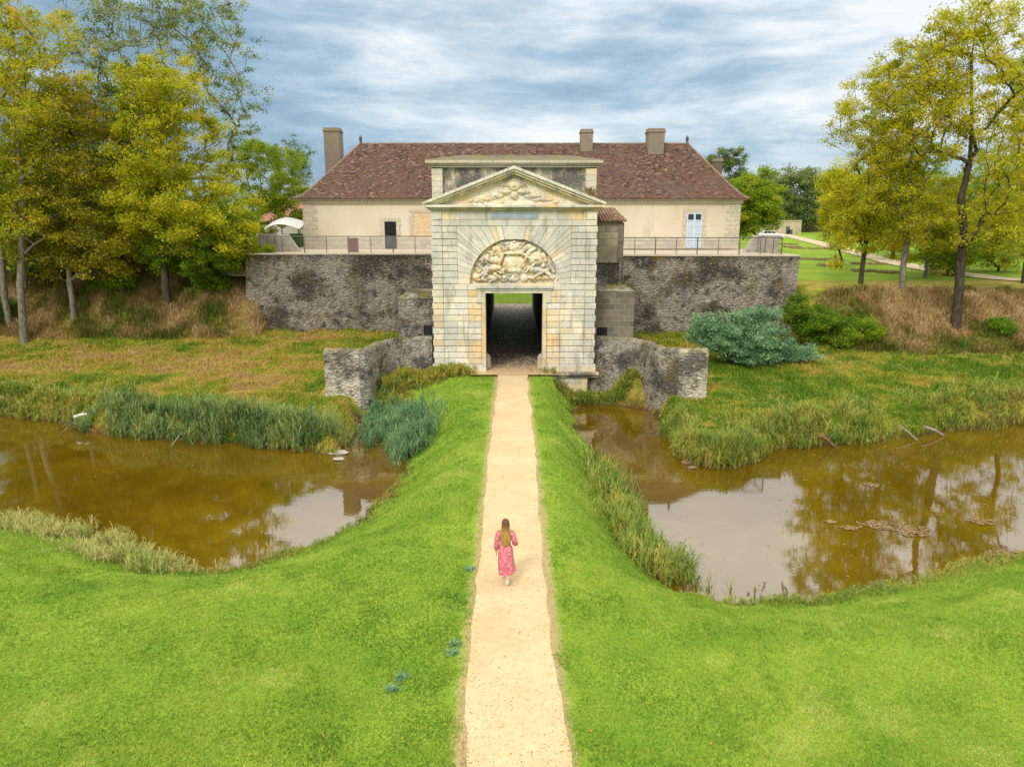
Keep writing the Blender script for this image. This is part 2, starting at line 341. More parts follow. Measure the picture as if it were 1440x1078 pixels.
def mk_cob():
    m=M('worn_cobbles',.6,.3); v=m.map(m.pos,(1,1,1)); d=m.vor(4.8,v); ce=m.vor(4.8,v,'F1','Color')
    c=m.ramp(m.sep(ce)[0],[(0,(.32,.23,.16)),(.5,(.74,.58,.46)),(1,(.95,.80,.68))]); c=m.mix(m.ramp(d,[(.35,0),(.6,.85)]),c,(.10,.08,.06))
    c=m.mix(m.ramp(m.math('ADD',m.sep(m.pos)[1],m.math('MULTIPLY',m.noise(1.2,4),4)),[(0,0),(1,1)]),c,c)
    y=m.math('SUBTRACT',m.math('ADD',m.sep(m.pos)[1],m.math('MULTIPLY',m.noise(1.5,4),3.)),45.2)
    c=m.mix(m.ramp(m.math('MULTIPLY',y,.4),[(0,.85),(1,0)]),c,(.58,.40,.22))
    m.col(c); m.bump(m.ramp(d,[(.2,1),(.6,0)]),.9,.05); return m.m
ys=np.arange(42,82.3,.5); strip('cobbled_passage',ys*0-2.5,ys*0+2.75,ys,ys*0+.028,mk_cob())['kind']='structure'
# ------------------------------------------------------------------ gate
gx=.13; GY=43.1
G=empty('city_gate',(gx,GY+1,0),'tall pale limestone gateway with pediment and carved arch at the end of the path','gate')
def inset(poly,d,dh=None):
    n=len(poly); out=[]
    L=[]
    for i in range(n):
        (x0,z0),(x1,z1)=poly[i],poly[(i+1)%n]; ex,ez=x1-x0,z1-z0; l=math.hypot(ex,ez) or 1e-9; nx,nz=-ez/l,ex/l
        dd=d if abs(ex)>.25*abs(ez) else (dh if dh is not None else d)
        L.append((x0+nx*dd,z0+nz*dd,ex/l,ez/l))
    for i in range(n):
        p=L[i-1];q=L[i]; den=p[2]*q[3]-p[3]*q[2]
        if abs(den)<1e-6: out.append((q[0],q[1])); continue
        t=((q[0]-p[0])*q[3]-(q[1]-p[1])*q[2])/den; out.append((p[0]+p[2]*t,p[1]+p[3]*t))
    return out
def stonecol(x,z,bias=0):
    och=.03+.75*max(0,1-abs(abs(x)-2.4)/.7)*(z<5.6)+.35*(abs(x)>4.25)*(z<4.6)+bias*.5
    r=random.random()
    if r<och: b=random.choice([(.68,.44,.19),(.70,.50,.26),(.68,.54,.34),(.70,.58,.40)])
    elif r<och+.33*(1.3 if z>5.3 else .6): b=random.choice([(.58,.57,.55),(.62,.61,.58),(.55,.54,.52),(.64,.63,.60)])
    else: b=random.choice([(.70,.66,.56),(.66,.61,.50),(.74,.71,.63),(.66,.63,.57),(.72,.66,.54)])
    k=random.uniform(.92,1.06); return tuple(c*k for c in b)
def block(mb,poly,y0,dep=.5,g=.013,gv=.004,bev=.022,bias=0):
    cx=sum(p[0] for p in poly)/len(poly); cz=sum(p[1] for p in poly)/len(poly); col=stonecol(cx-gx,cz,bias)
    a=inset(poly,g,gv); b=inset(poly,g+bev,gv+bev*.5)
    y=y0+random.uniform(0,.012)
    P=lambda q,yy:[(x,yy,z) for x,z in q]
    i=len(mb.v); n=len(a); mb.v+=P(a,y0+dep)+P(a,y+bev)+P(b,y)
    for k in range(n):
        j=(k+1)%n
        mb.f.append([i+k,i+j,i+n+j,i+n+k]); mb.f.append([i+n+k,i+n+j,i+2*n+j,i+2*n+k])
    mb.f.append([i+2*n+k for k in range(n)]); mb.c+=[col]*(2*n+1)
CR=.3785; SZ=5.37; HW=4.9; AR=2.68
fb=MB()
# courses below the springing
for k in range(13):
    z0=.45+k*CR; z1=z0+CR
    for s in (-1,1):
        xin=2.22 if z0>4.2 else 1.98
        q=-.13 if k%2 else 0
        segs=[(4.28-(.0),HW+.0,GY-.05+0)]
        cuts=[2.78]; n=random.choice([1,2,2]); c0=2.78
        for j in range(1,n+1): cuts.append(2.78+1.5*j/n+(random.uniform(-.15,.15) if j<n else 0))
        ext=HW+(.055 if k%2 else 0)
        for (a,b,yy) in [(4.28,ext,GY-.06)]+[(cuts[j],cuts[j+1],GY) for j in range(len(cuts)-1)]+[(xin,2.78,GY-.04)]:
            xs=sorted((gx+s*a,gx+s*b)); block(fb,[(xs[0],z0),(xs[1],z0),(xs[1],z1),(xs[0],z1)],yy)
# voussoirs and courses above
KN=3.4
ang=[math.atan(k*CR/KN) for k in range(10)]
def pol(a,r): return (gx+r*math.cos(a),SZ+r*math.sin(a))
for s in (-1,1):
    mir=lambda P:[(2*gx-x,z) for x,z in P][::-1] if s<0 else P
    for k in range(9):
        a0,a1=ang[k],ang[k+1]; z0=SZ+k*CR; z1=z0+CR
        w=[pol(a0,AR),(gx+KN,z0),(gx+KN,z1),pol(a1,AR)]
        block(fb,mir(w),GY-.0,.5,.007,.007,.014)
        xm=4.28
        c=[KN,xm] if random.random()<.5 else [KN,random.uniform(3.7,4.0),xm]
        for j in range(len(c)-1): block(fb,mir([(gx+c[j],z0),(gx+c[j+1],z0),(gx+c[j+1],z1),(gx+c[j],z1)]),GY)
        block(fb,mir([(gx+xm,z0),(gx+HW+(.055 if k%2==0 else 0),z0),(gx+HW+(.055 if k%2==0 else 0),z1),(gx+xm,z1)]),GY-.06)
    top=SZ+9*CR; A=[math.pi/4,math.radians(52),math.radians(59),math.radians(66),math.radians(72),math.radians(78)]
    for a0,a1 in zip(A[:-1],A[1:]):
        t=lambda a:(gx+(top-SZ)/math.tan(a),top)
        block(fb,mir([pol(a0,AR),t(a0),t(a1),pol(a1,AR)]),GY,.5,.006,.008,bias=0)
a0=math.radians(78); t=(top-SZ)/math.tan(a0)
block(fb,[pol(math.pi-a0,AR),pol(a0,AR),(gx+t,top),(gx-t,top)],GY-.02,.5,.006,.006,bias=.3)
# architrave + frieze
x=gx-4.28
while x<gx+4.28-.01:
    x2=min(x+random.uniform(1.0,1.5),gx+4.28); x2=gx+4.28 if gx+4.28-x2<.5 else x2
    block(fb,[(x,top),(x2,top),(x2,9.12),(x,9.12)],GY-.03,.5,.008,.003,bias=.15); x=x2
x=gx-4.28
while x<gx+4.28-.01:
    x2=min(x+random.uniform(1.0,1.6),gx+4.28); x2=gx+4.28 if gx+4.28-x2<.5 else x2
    block(fb,[(x,9.12),(x2,9.12),(x2,9.68),(x,9.68)],GY,.5,.004,.003,bias=.3); x=x2
for s in (-1,1):
    xs=sorted((gx+s*4.28,gx+s*HW)); 
    for z0,z1 in ((top,9.12),(9.12,9.68)): block(fb,[(xs[0],z0),(xs[1],z0),(xs[1],z1),(xs[0],z1)],GY-.06,.5)
fb.build('facade_blocks',ASH,G,usecol=True)
def cbox(mb,*a,och=.2): mb.box(*a,col=stonecol(0,9,och))
k=MB(); JC=(.22,.19,.14)
for s in (-1,1):
    xs=sorted((gx+s*1.9,gx+s*4.86)); k.box(xs[0],xs[1],GY+.45,GY+4.2,-2.6,4.9,col=JC)
k.box(gx-4.86,gx+4.86,GY+.45,GY+4.2,4.9,9.68,col=JC)
for s in (-1,1):
    xs=sorted((gx+s*2.15,gx+s*4.8)); k.box(xs[0],xs[1],GY+4.2,54.6,-.5,6.3,col=JC)
k.box(gx-4.8,gx+4.8,GY+4.2,54.6,6.3,6.75,col=JC)
k.build('gate_core',RUB,G)
k=MB()
for s in (-1,1):
    xs=sorted((gx+s*2.1,gx+s*2.5)); k.box(xs[0],xs[1],47.3,78.9,.0,4.9)
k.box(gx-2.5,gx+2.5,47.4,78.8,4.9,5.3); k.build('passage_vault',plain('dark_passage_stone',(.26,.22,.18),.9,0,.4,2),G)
# bossed door frame with ears
k=MB(); fy=GY-.10
for s in (-1,1):
    X=lambda a,b:sorted((gx+s*a,gx+s*b))
    for j in range(11):
        z0=.45+j*CR; x=X(1.73,1.97); k.box(x[0],x[1],fy+.01*(j%2),GY+.9,z0+.004,z0+CR-.004,col=random.choice([(.64,.50,.28),(.66,.43,.17),(.62,.55,.42)]))
    x=X(1.97,2.22); k.box(x[0],x[1],fy,GY+.4,4.25,4.83,col=(.50,.50,.48)); x=X(1.73,1.97); k.box(x[0],x[1],fy+.003,GY+.9,.45+11*CR,4.83,col=(.6,.55,.46))
k.box(gx-2.22,gx+2.22,fy,GY+.9,4.833,5.0,col=(.62,.58,.48)); 
k.box(gx-2.26,gx+2.26,fy-.06,GY+.4,5.003,5.13,col=(.44,.46,.48)); k.box(gx-2.32,gx+2.32,fy-.14,GY+.4,5.133,5.27,col=(.50,.51,.52)); k.box(gx-2.32,gx+2.32,GY-.02,GY+.4,5.273,5.42,col=(.64,.52,.32))
k.build('door_frame',ASH,G,usecol=True,bevel=.015)
# plinth, torus moulding, foundation
k=MB()
for s in (-1,1):
    X=lambda a,b:sorted((gx+s*a,gx+s*b)); 
    c0=1.72
    for (a,b) in ((1.72,2.8),(2.8,3.9),(3.9,5.02)):
        x=X(a,b); k.box(x[0]+.003,x[1]-.003,GY-.12,GY+.5,.0,.30,col=stonecol(2.4,2)); 
        k.box(x[0]+.003,x[1]-.003,GY-.08,GY+.5,.302,.447,col=stonecol(3,7))
    k.build('plinth',ASH,G,usecol=True,bevel=.02); k=MB()
k=MB()
for s in (-1,1):
    xs=sorted((gx+s*1.75,gx+s*5.2)); k.tube((xs[0],GY-.16,-.13),(xs[1],GY-.16,-.13),.14,n=12); k.box(xs[0],xs[1],GY-.2,GY+.3,-.32,-.03)
    k.build('torus_moulding',ATT,G,smooth=False); k=MB()
k=MB()
for s in (-1,1):
    for j in range(5):
        z1=-.33-j*.4
        for a,b in ((1.8,3.1),(3.1,4.55)):
            xs=sorted((gx+s*a,gx+s*b)); k.box(xs[0]+.006,xs[1]-.006,GY-.05,GY+.45,z1-.39,z1,col=random.choice([(.62,.52,.36),(.66,.60,.48),(.6,.45,.2)]))
    k.build('foundation',ASH,G,usecol=True,bevel=.02); k=MB()
# relief helper: height field from ellipsoids and capsules
def relief(name,prims,X0,X1,Z0,Z1,inside,yb,mat,parent,step=.022,seed=1,amp=.07):
    xs=np.arange(X0,X1,step); zs=np.arange(Z0,Z1,step); X,Z,F=grid(xs,zs)
    nz=VN(seed); h=(fbm(X,Z,3.2,nz)-.5)*amp*2+(nz(X,Z,11)-.5)*amp*.7
    for p in prims:
        if len(p)==5: x,z,a,b,c=p; q=1-((X-x)/a)**2-((Z-z)/b)**2; hh=np.where(q>0,c*np.sqrt(np.clip(q,0,1)),-1)
        else:
            x0,z0,x1,z1,r0,r1,c=p; ex,ez=x1-x0,z1-z0; t=np.clip(((X-x0)*ex+(Z-z0)*ez)/(ex*ex+ez*ez),0,1)
            r=r0+(r1-r0)*t; q=1-((X-x0-t*ex)**2+(Z-z0-t*ez)**2)/r**2; hh=np.where(q>0,c*np.sqrt(np.clip(q,0,1)),-1)
        h=np.where(hh>0,np.maximum(h,hh+(nz(X,Z,7)-.5)*.05+(nz(X+9,Z,15)-.5)*.045),h)
    cx=X[F].mean(1);cz=Z[F].mean(1); F=F[inside(cx,cz)]
    o=fast(name,np.stack([X+parent.location[0],yb-h,Z],1),F,mat,smooth=False,parent=parent)
    return o
def mk_relief():
    m=M('carved_limestone',.9,.2); n=m.noise(1.3,5,.7)
    z=m.sep(m.pos)[2]
    c=m.mix(m.ramp(n,[(.40,0),(.58,1)]),(.80,.62,.37),(.82,.76,.63))
    c=m.mix(m.ramp(m.noise(.9,4,.6,m.map(m.pos,(1,1,1.3))),[(.50,0),(.62,.8)]),c,(.52,.52,.50))
    c=m.mix(m.ramp(m.noise(12,5,.7),[(.34,.6),(.46,0)]),c,(.25,.20,.13))
    pt=m.pos.node.outputs['Pointiness']; c=m.mix(m.ramp(pt,[(.43,.5),(.485,0)]),c,(.40,.29,.15))  # shade in the carving's crevices painted into the colour
    m.col(moss(m,c,.4)); m.bump(m.noise(14,5),.4,.03); return m.m
REL=mk_relief()
P=[(0,7.62,.5,.34,.30),(-.35,7.75,.14,.14,.34),(0,7.86,.14,.12,.36),(.35,7.75,.14,.14,.34),(0,7.2,.72,.16,.36),(0,6.62,.72,.5,.30),(0,6.18,.5,.22,.36),(0,5.75,.32,.3,.22),
   (-.62,5.72,.26,.26,.24),(-.62,5.72,.11,.11,.34),(.62,5.72,.26,.26,.24),(.62,5.72,.11,.11,.34),
   (-.75,7.0,-1.0,7.5,.16,.2,.28),(.75,7.0,1.0,7.5,.16,.2,.28),(-1.15,7.45,.2,.2,.30),(1.1,7.45,.18,.2,.28),
   (-1.55,6.3,-.95,6.35,.26,.2,.34),(-.92,6.75,.15,.18,.36),(-1.0,6.4,-.72,6.9,.10,.08,.33),(-1.75,6.25,-2.2,5.75,.2,.12,.30),(-1.6,6.2,-1.95,5.62,.16,.1,.32),(-2.3,5.8,.24,.26,.26),(-2.1,6.3,.28,.2,.2),
   (-1.65,6.85,-1.1,6.8,.2,.26,.26),(-1.55,7.0,-2.05,6.8,.2,.1,.22),(-1.35,5.75,.5,.16,.22),(-1.2,6.0,-.8,5.75,.1,.08,.25),
   (1.3,6.9,.48,.46,.34),(1.3,6.9,.25,.24,.42),(1.75,7.1,1.9,6.75,.14,.12,.28),(1.1,6.25,1.75,6.15,.22,.16,.32),(1.75,6.45,.15,.17,.36),(1.9,6.2,2.3,5.7,.16,.1,.30),(1.75,6.1,1.05,5.7,.15,.09,.32),(.95,6.35,.7,6.1,.1,.08,.28),
   (2.1,6.55,2.4,6.1,.12,.1,.22),(2.0,5.75,.4,.14,.22),(1.4,5.72,.3,.14,.2),(-.45,7.2,-1.3,7.15,.09,.05,.24),(.45,7.2,.95,6.9,.09,.08,.3)]
for a in np.linspace(15,165,14): P.append((1.0*math.cos(math.radians(a)),6.75+.75*math.sin(math.radians(a)),1.9*math.cos(math.radians(a)),6.2+1.7*math.sin(math.radians(a)),.05,.11,.14))
for _ in range(90):
    x_=random.uniform(-2.2,2.2); z_=5.5+random.random()*2.2; t_=random.random()*3.14; l_=random.uniform(.1,.35)
    if x_*x_+(z_-SZ)**2<6.2 and not(abs(x_)<.6 and 6.2<z_<7): P.append((x_,z_,x_+l_*math.cos(t_),z_+l_*math.sin(t_),random.uniform(.04,.09),random.uniform(.02,.05),random.uniform(.24,.38)))
for _ in range(50):
    a=random.uniform(.1,3.04); r=random.uniform(.9,2.5); P.append((r*math.cos(a),5.45+r*math.sin(a),random.uniform(.06,.16),random.uniform(.05,.14),random.uniform(.12,.26)))
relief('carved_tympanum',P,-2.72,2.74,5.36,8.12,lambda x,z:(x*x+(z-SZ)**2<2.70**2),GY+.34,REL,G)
# cornice + pediment
k=MB(); cy=GY-.38
for (h,z0,z1,yy) in ((5.02,9.683,9.76,GY-.14),(5.12,9.763,9.84,GY-.24),(5.32,9.843,9.99,cy)):
    x=gx-h
    while x<gx+h-.01:
        x2=x+1.6 if gx+h-x>2 else gx+h; k.box(x+.003,x2-.003,yy,GY+4.3 if z1<9.9 else GY+4.4,z0,z1,col=stonecol(0,9,.35)); x=x2
k.build('cornice',ASH,G,usecol=True,bevel=.012)
k=MB(); 
ap=12.02; sl=(ap-9.99)/5.32
for s in (-1,1):
    for (o0,o1,yy,cc) in ((0,.17,cy-.03,(.66,.63,.56)),(.175,.32,cy+.08,(.66,.60,.48)),(.325,.46,cy+.2,(.64,.52,.32))):
        n=6
        for j in range(n):
            xa=5.36*(1-j/n)-(0.004 if j else 0); xb=5.36*(1-(j+1)/n); za=9.992+(5.36-xa)*sl+.0; zb=9.992+(5.36-xb)*sl
            lo=lambda zz,o:max(zz-o+.0,9.994)
            pts=[(gx+s*xa,lo(za,o1-.15)),(gx+s*xb,lo(zb,o1-.15)),(gx+s*xb,max(zb-o0+.15,9.996)),(gx+s*xa,max(za-o0+.15,9.996))]
            if s>0: pts=pts[::-1]
            k.prismY(pts,yy,GY+1.1,col=tuple(c*random.uniform(.9,1.1) for c in cc))
k.build('raking_cornice',ASH,G,usecol=True)
P=[(0,11.1,.34,.3,.2),(0,11.1,.18,.16,.27),(-.55,10.75,.4,.16,.2),(.55,10.75,.4,.16,.2),(-1.0,10.55,.4,.16,.16),(1.0,10.5,.4,.14,.16),(0,10.55,.24,.22,.24),(-1.7,10.35,.5,.12,.14),(1.8,10.32,.5,.12,.12)]
for a in np.linspace(0,math.pi,13): P.append((.3*math.cos(a),11.1+.3*math.sin(a),.72*math.cos(a),11.1+.5*math.sin(a),.05,.02,.14))
for _ in range(26): x=random.uniform(-2.6,2.6); P.append((x,10.15+random.random()*max(.1,.8-abs(x)*.25),random.uniform(.08,.2),random.uniform(.06,.12),random.uniform(.08,.16)))
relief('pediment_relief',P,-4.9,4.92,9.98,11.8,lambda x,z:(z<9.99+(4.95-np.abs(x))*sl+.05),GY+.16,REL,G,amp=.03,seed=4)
k=MB(); k.prismY([(gx-5.1,9.9),(gx+5.1,9.9),(gx,11.85)],GY+.3,GY+1.3); k.build('pediment_backing',ATT,G)
# attic
k=MB(); k.box(gx-4.4,gx+4.4,44.45,46.9,9.9,12.19); k.build('attic',ATT,G)
k=MB()
for s in (-1,1):
    xs=sorted((gx+s*4.3,gx+s*4.95))
    for j in range(6): k.box(xs[0],xs[1],44.3,47.0,9.995+j*.36,9.995+j*.36+.35,col=random.choice([(.62,.50,.30),(.5,.45,.36),(.66,.55,.36),(.3,.29,.27)]))
    k.build('attic_pier',ASH,G,usecol=True,bevel=.015); k=MB()
k=MB()
for h,yy,z0,z1 in ((5.02,44.22,12.20,12.33),(5.14,44.1,12.333,12.43),(5.28,43.98,12.433,12.62)):
    k.box(gx-h,gx+h,yy,47.1,z0,z1,col=(.40,.37,.31))
k.build('attic_cornice',mk_block('stained_cornice',(.56,.49,.36),(.44,.41,.35),(.20,.18,.14),1.1,.3,(.24,.22,.18)),G); k=MB()
k.frus([(gx-5.2,44.05,12.623),(gx+5.2,44.05,12.623),(gx+5.2,47.05,12.623),(gx-5.2,47.05,12.623)],[(gx-3.4,45.5,13.0),(gx+3.4,45.5,13.0),(gx+3.4,45.9,13.0),(gx-3.4,45.9,13.0)],(.13,.125,.12))
k.build('attic_capping',mk_block('dark_capping',(.12,.115,.10),(.17,.16,.14),(.08,.07,.06),.9,.5,(.20,.17,.08)),G)
k=MB(); 
for j in range(3): k.box(gx-1.42+j*.95,gx-1.42+j*.95+.94,GY-.025,GY+.1,9.22,9.54)
k.build('plaque',SLA,G)
# side turret, buttress piers
def pier(name,x0,x1,y0,y1,z0,z1,mat,label,win=None,extra=None):
    E_=empty(name,((x0+x1)/2,(y0+y1)/2,z0),label,'buttress')
    k=MB(); rows=int((z1-z0)/.36); 
    k.box(x0,x1,y0,y1,z0,z1); k.build('wall',mat,E_,bevel=.05)
    k=MB(); k.frus([(x0-.03,y0-.03,z1+.003),(x1+.03,y0-.03,z1+.003),(x1+.03,y1,z1+.003),(x0-.03,y1,z1+.003)],[(x0+.3,y0+.4,z1+.28),(x1-.4,y0+.4,z1+.28),(x1-.4,y1,z1+.3),(x0+.3,y1,z1+.3)]); k.build('coping',RUBW,E_)
    if win:
        a,b,c,d=win; f=MB(); f.box(a,b,y0-.012,y0+.1,c,d); o=f.build('window',BLK,E_)
        f=MB(); 
        for q in range(1,4): f.box(a+(b-a)*q/4-.012,a+(b-a)*q/4+.012,y0-.03,y0-.014,c,d)
        f.build('window_bars',ZNC,o)
    return E_
pier('buttress_pier',gx+4.95,7.75,45.0,50.0,-.5,4.75,DST,'dark dressed-stone buttress with grass on top right of the gate',(5.42,6.05,1.98,2.5))
pier('buttress_pier',-7.2,gx-4.93,45.0,49.0,-.5,4.3,RUBW,'grey stone buttress with small barred window left of the gate',(-5.62,-5.1,2.0,2.62))
T=empty('stair_turret',(6.1,47.8,4.8),'narrow stone turret with little round-tile roof behind right side of the gate','turret')
k=MB(); k.box(gx+4.93,7.0,46.9,54.2,4.7,6.45); k.build('rubble_base',RUBW,T)
k=MB(); k.box(gx+4.93,7.1,46.8,49.6,6.453,9.05); k.build('wall',mk_block('turret_stone',(.46,.38,.26),(.28,.245,.20),(.15,.13,.10),.8,.42,(.48,.37,.22)),T)
k=MB(); k.box(6.85,7.16,46.74,47.2,6.46,9.0); k.build('quoin',DST,T)
rf=MB(); rf.frus([(5.0,46.55,9.055),(7.3,46.55,9.055),(7.3,49.8,9.055),(5.0,49.8,9.055)],[(5.0,48.7,9.85),(6.75,48.7,9.85),(6.75,48.8,9.85),(5.0,48.8,9.85)]); rf=rf.build('roof',RTL,T)
k=MB()
for j in range(11):
    x=5.05+j*.22; k.tube((x,46.5,9.12),(x-(.55*j/11),48.72,9.94),.085,.075,n=8)
k.build('tile_row',RTL,rf,smooth=True)
k=MB(); k.tube((7.2,47.0,5.2),(7.2,47.0,9.0),.04); k.build('drainpipe',ZNC,T)
# wing walls (curved in plan)
def wing(sgn,label):
    P=[(4.95,43.55),(6.3,43.5),(6.95,43.2),(7.45,42.55),(7.75,41.6),(7.92,40.6),(8.0,39.75),(8.22,39.3),(8.6,39.2)] if sgn<0 else [(4.95,43.55),(6.3,43.5),(7.05,43.2),(7.65,42.55),(8.0,41.7),(8.15,40.9),(8.35,40.1),(8.75,39.5),(9.35,39.2)]
    xe=10.55 if sgn<0 else 11.0
    # resample
    pts=[]
    Q=[P[0]]+P+[(2*P[-1][0]-P[-2][0]*.5-P[-1][0]*.5,P[-1][1])]
    for q in range(1,len(Q)-2):
        p0,p1,p2,p3=[np.array(v_) for v_ in Q[q-1:q+3]]
        for t in np.linspace(0,1,9)[:-1]: v_=.5*(2*p1+(p2-p0)*t+(2*p0-5*p1+4*p2-p3)*t*t+(3*p1-p0-3*p2+p3)*t**3); pts.append((float(v_[0]),float(v_[1])))
    pts.append(P[-1])
    W_=empty('wing_wall',(sgn*8,41,-1),label,'wall')
    k=MB(); n=len(pts); th=.62; V=[];ring=8
    for i,(x,y) in enumerate(pts):
        a=pts[max(0,i-1)];b=pts[min(n-1,i+1)]; tx,ty=b[0]-a[0],b[1]-a[1]; l=math.hypot(tx,ty); nx,ny=-ty/l,tx/l
        if ny<0 and nx<0: nx,ny=-nx,-ny
        nx,ny=abs(nx),abs(ny)
        dz=.035*math.sin(i*.45)
        sec=[(-.10,-2.6),(-.02,0),(0,1.85+dz),(.10,2.0+dz),(.35,2.06+dz),(.53,1.98+dz),(.62,1.8+dz),(.66,-2.6)]
        for o,z in sec: V.append((sgn*(x+nx*o),y+ny*o,z))
    F=[]
    for i in range(n-1):
        for j in range(ring-1):
            q=[i*ring+j,(i+1)*ring+j,(i+1)*ring+j+1,i*ring+j+1]; F.append(q if sgn>0 else q[::-1])
    k.v=V;k.f=F;k.c=[(.5,.5,.5)]*len(F); k.build('curved_wall',RUBW,W_,smooth=True)
    x0,x1=sorted((sgn*(P[-1][0]),sgn*xe)); k=MB(); ys_=39.2
    sec=[(ys_-.08,-2.4),(ys_-.01,0),(ys_,1.86),(ys_+.1,2.0),(ys_+.45,2.05),(ys_+.8,1.96),(ys_+.9,1.8),(ys_+.95,-2.4)]
    m_=10; V=[];F=[]
    for i in range(m_+1):
        x=lerp(x0,x1,i/m_)
        for y,z in sec: V.append((x+(-.12 if i==0 and z<0 else .12 if i==m_ and z<0 else 0),y,z+.03*math.sin(i*2.1)*(z>1)))
    for i in range(m_):
        for j in range(7): F.append([i*8+j,(i+1)*8+j,(i+1)*8+j+1,i*8+j+1])
    F.append(list(range(8))[::-1]); F.append([m_*8+j for j in range(8)])
    k.v=V;k.f=F;k.c=[(.5,.5,.5)]*len(F); k.build('end_wall',PALE,W_); return W_
wing(-1,'curved weathered stone wing wall left of the gate above blue-green reeds')
wing(1,'curved weathered stone wing wall right of the gate standing by brown water')
# ------------------------------------------------------------------ ramparts
def rampart(name,pts,z1,mat,label,back=79.3):
    R_=empty(name,(sum(p[0] for p in pts)/len(pts),pts[0][1],0),label,'wall')
    k=MB(); bat=.25
    lowp=[(p[0]+p[2],p[1]-bat) for p in pts]; a=[(x,y,-.6) for x,y in lowp]+[(pts[-1][0]+pts[-1][2],back,-.6),(pts[0][0],back,-.6)]
    b=[(p[0],p[1],z1-.12) for p in pts]+[(pts[-1][0],back,z1-.12),(pts[0][0],back,z1-.12)]
    if pts[-1][0]<pts[0][0]: a=a[::-1];b=b[::-1]
    k.frus(a,b); k.build('wall',mat,R_)
    k=MB(); a=[(x,y-.05 if y<60 else y,z-.0+.003) for x,y,z in b]; bb=[(x,y,z1) for x,y,z in a]; k.frus(a,bb); k.build('paving',GRV,R_)
    return R_
rampart('rampart',[(-2.5,54,0),(-10,54,0),(-19.9,54,-.5)],6.8,RUB,'long dark stained masonry rampart left of the gate below the railing')
rampart('rampart',[(2.8,53.9,0),(12,53.4,0),(21.0,52.6,-.3)],6.72,RUBR,'dark mossy masonry rampart right of the gate behind the blue-green bush')
def railing(xa,ya,xb,yb,z,n,retx,rety,label):
    R_=empty('railing',((xa+xb)/2,(ya+yb)/2,z),label,'railing')
    def post(x,y,h=1.2,w=.028):
        k=MB(); k.box(x-w,x+w,y-w,y+w,z,z+h); k.build('post',SIL,R_)
    for i in range(n): post(lerp(xa,xb,i/(n-1)),lerp(ya,yb,i/(n-1)),1.2,.035 if i%2==0 else .022)
    for i in range(1,5): post(lerp(xb,retx,i/4),lerp(yb,rety,i/4))
    k=MB(); k.tube((xa,ya,z+1.22),(xb,yb,z+1.22),.032); k.tube((xb,yb,z+1.22),(retx,rety,z+1.22),.032)
    k.build('top_rail',SIL,R_)
    k=MB()
    for (p,q) in (((xa,ya),(xb,yb)),((xb,yb),(retx,rety))):
        L=math.hypot(q[0]-p[0],q[1]-p[1]); m_=int(L/.13)
        k.tube((p[0],p[1],z+.08),(q[0],q[1],z+.08),.012,n=4); k.tube((p[0],p[1],z+1.0),(q[0],q[1],z+1.0),.010,n=4)
        for i in range(m_): x=lerp(p[0],q[0],i/m_);y=lerp(p[1],q[1],i/m_); k.tube((x,y,z+.08),(x,y,z+1.0),.0045,n=3)
    k.build('wire_mesh',SIL,R_); return R_
railing(-5.6,54.3,-18.9,54.3,6.8,9,-18.5,60,'thin metal railing on the left rampart in front of the guardhouse')
railing(7.6,53.9,19.8,53.1,6.72,9,19.4,59,'thin metal railing on the right rampart in front of the blue door')
k=MB(); k.box(-12.3,-11.5,54.15,54.19,6.85,7.9); tag(k.build('information_panel',RED,None,org=(-11.9,54.2,6.85)),'plain maroon panel fixed to the left railing','panel')
# ------------------------------------------------------------------ guardhouse
BX0,BX1,BY0,BY1=-18.3,20.0,64.0,79.6; ZT=6.8; ZE=10.95
B=empty('guardhouse',((BX0+BX1)/2,BY0,ZT),'long cream-rendered guardhouse with mottled maroon tile roof behind the gate','building')
k=MB(); k.box(BX0+.1,BX1-.1,BY0,BY1,ZT-.02,ZE); k.build('wall',REN,B)
k=MB()
k.box(BX0+.05,BX1-.05,BY0-.05,BY1+.05,ZT-.01,ZT+1.0)
k.build('base_course',mk_block('base_course_stone',(.58,.52,.42),(.46,.43,.37),(.32,.28,.22),.9,.34,(.56,.46,.32)),B)
for s,x in ((1,BX0),(-1,BX1)):
    k=MB()
    for j in range(9):
        w=.95 if j%2 else 1.25; z0=ZT+1.003+j*.35; xs=sorted((x,x+s*w)); k.box(xs[0],xs[1],BY0-.06,BY0+.6,z0,z0+.345)
    k.build('quoin',QUO,B,bevel=.01)
k=MB(); k.box(BX0-.15,BX1+.15,BY0-.18,BY1+.18,ZE-.25,ZE-.003); k.box(BX0-.35,BX1+.35,BY0-.38,BY1+.38,ZE,ZE+.14); k.build('cornice',QUO,B,bevel=.02)
# hipped roof with flared eaves
zr=16.5; ya,yb=71.75,71.85; rx0,rx1=-14.6,16.9
prof=[(0,0),(.10,.055),(.24,.185),(1,1)]   # horizontal fraction, height fraction
e=.5; zb=ZE+.145
def ring(h,v): return [(lerp(BX0-e,rx0,h),lerp(BY0-e,ya,h),lerp(zb,zr,v)),(lerp(BX1+e,rx1,h),lerp(BY0-e,ya,h),lerp(zb,zr,v)),(lerp(BX1+e,rx1,h),lerp(BY1+e,yb,h),lerp(zb,zr,v)),(lerp(BX0-e,rx0,h),lerp(BY1+e,yb,h),lerp(zb,zr,v))]
k=MB(); rs=[ring(h,v) for h,v in prof]
k.poly([(x,y,z-.0) for x,y,z in rs[0]][::-1])
for a,b in zip(rs[:-1],rs[1:]):
    for i in range(4): 
        j=(i+1)%4; nseg=1
        k.poly([a[i],a[j],b[j],b[i]])
k.poly(rs[-1])
roof=k.build('roof',TIL,B)
k=MB(); rnd=random.Random(3)
x=rx0
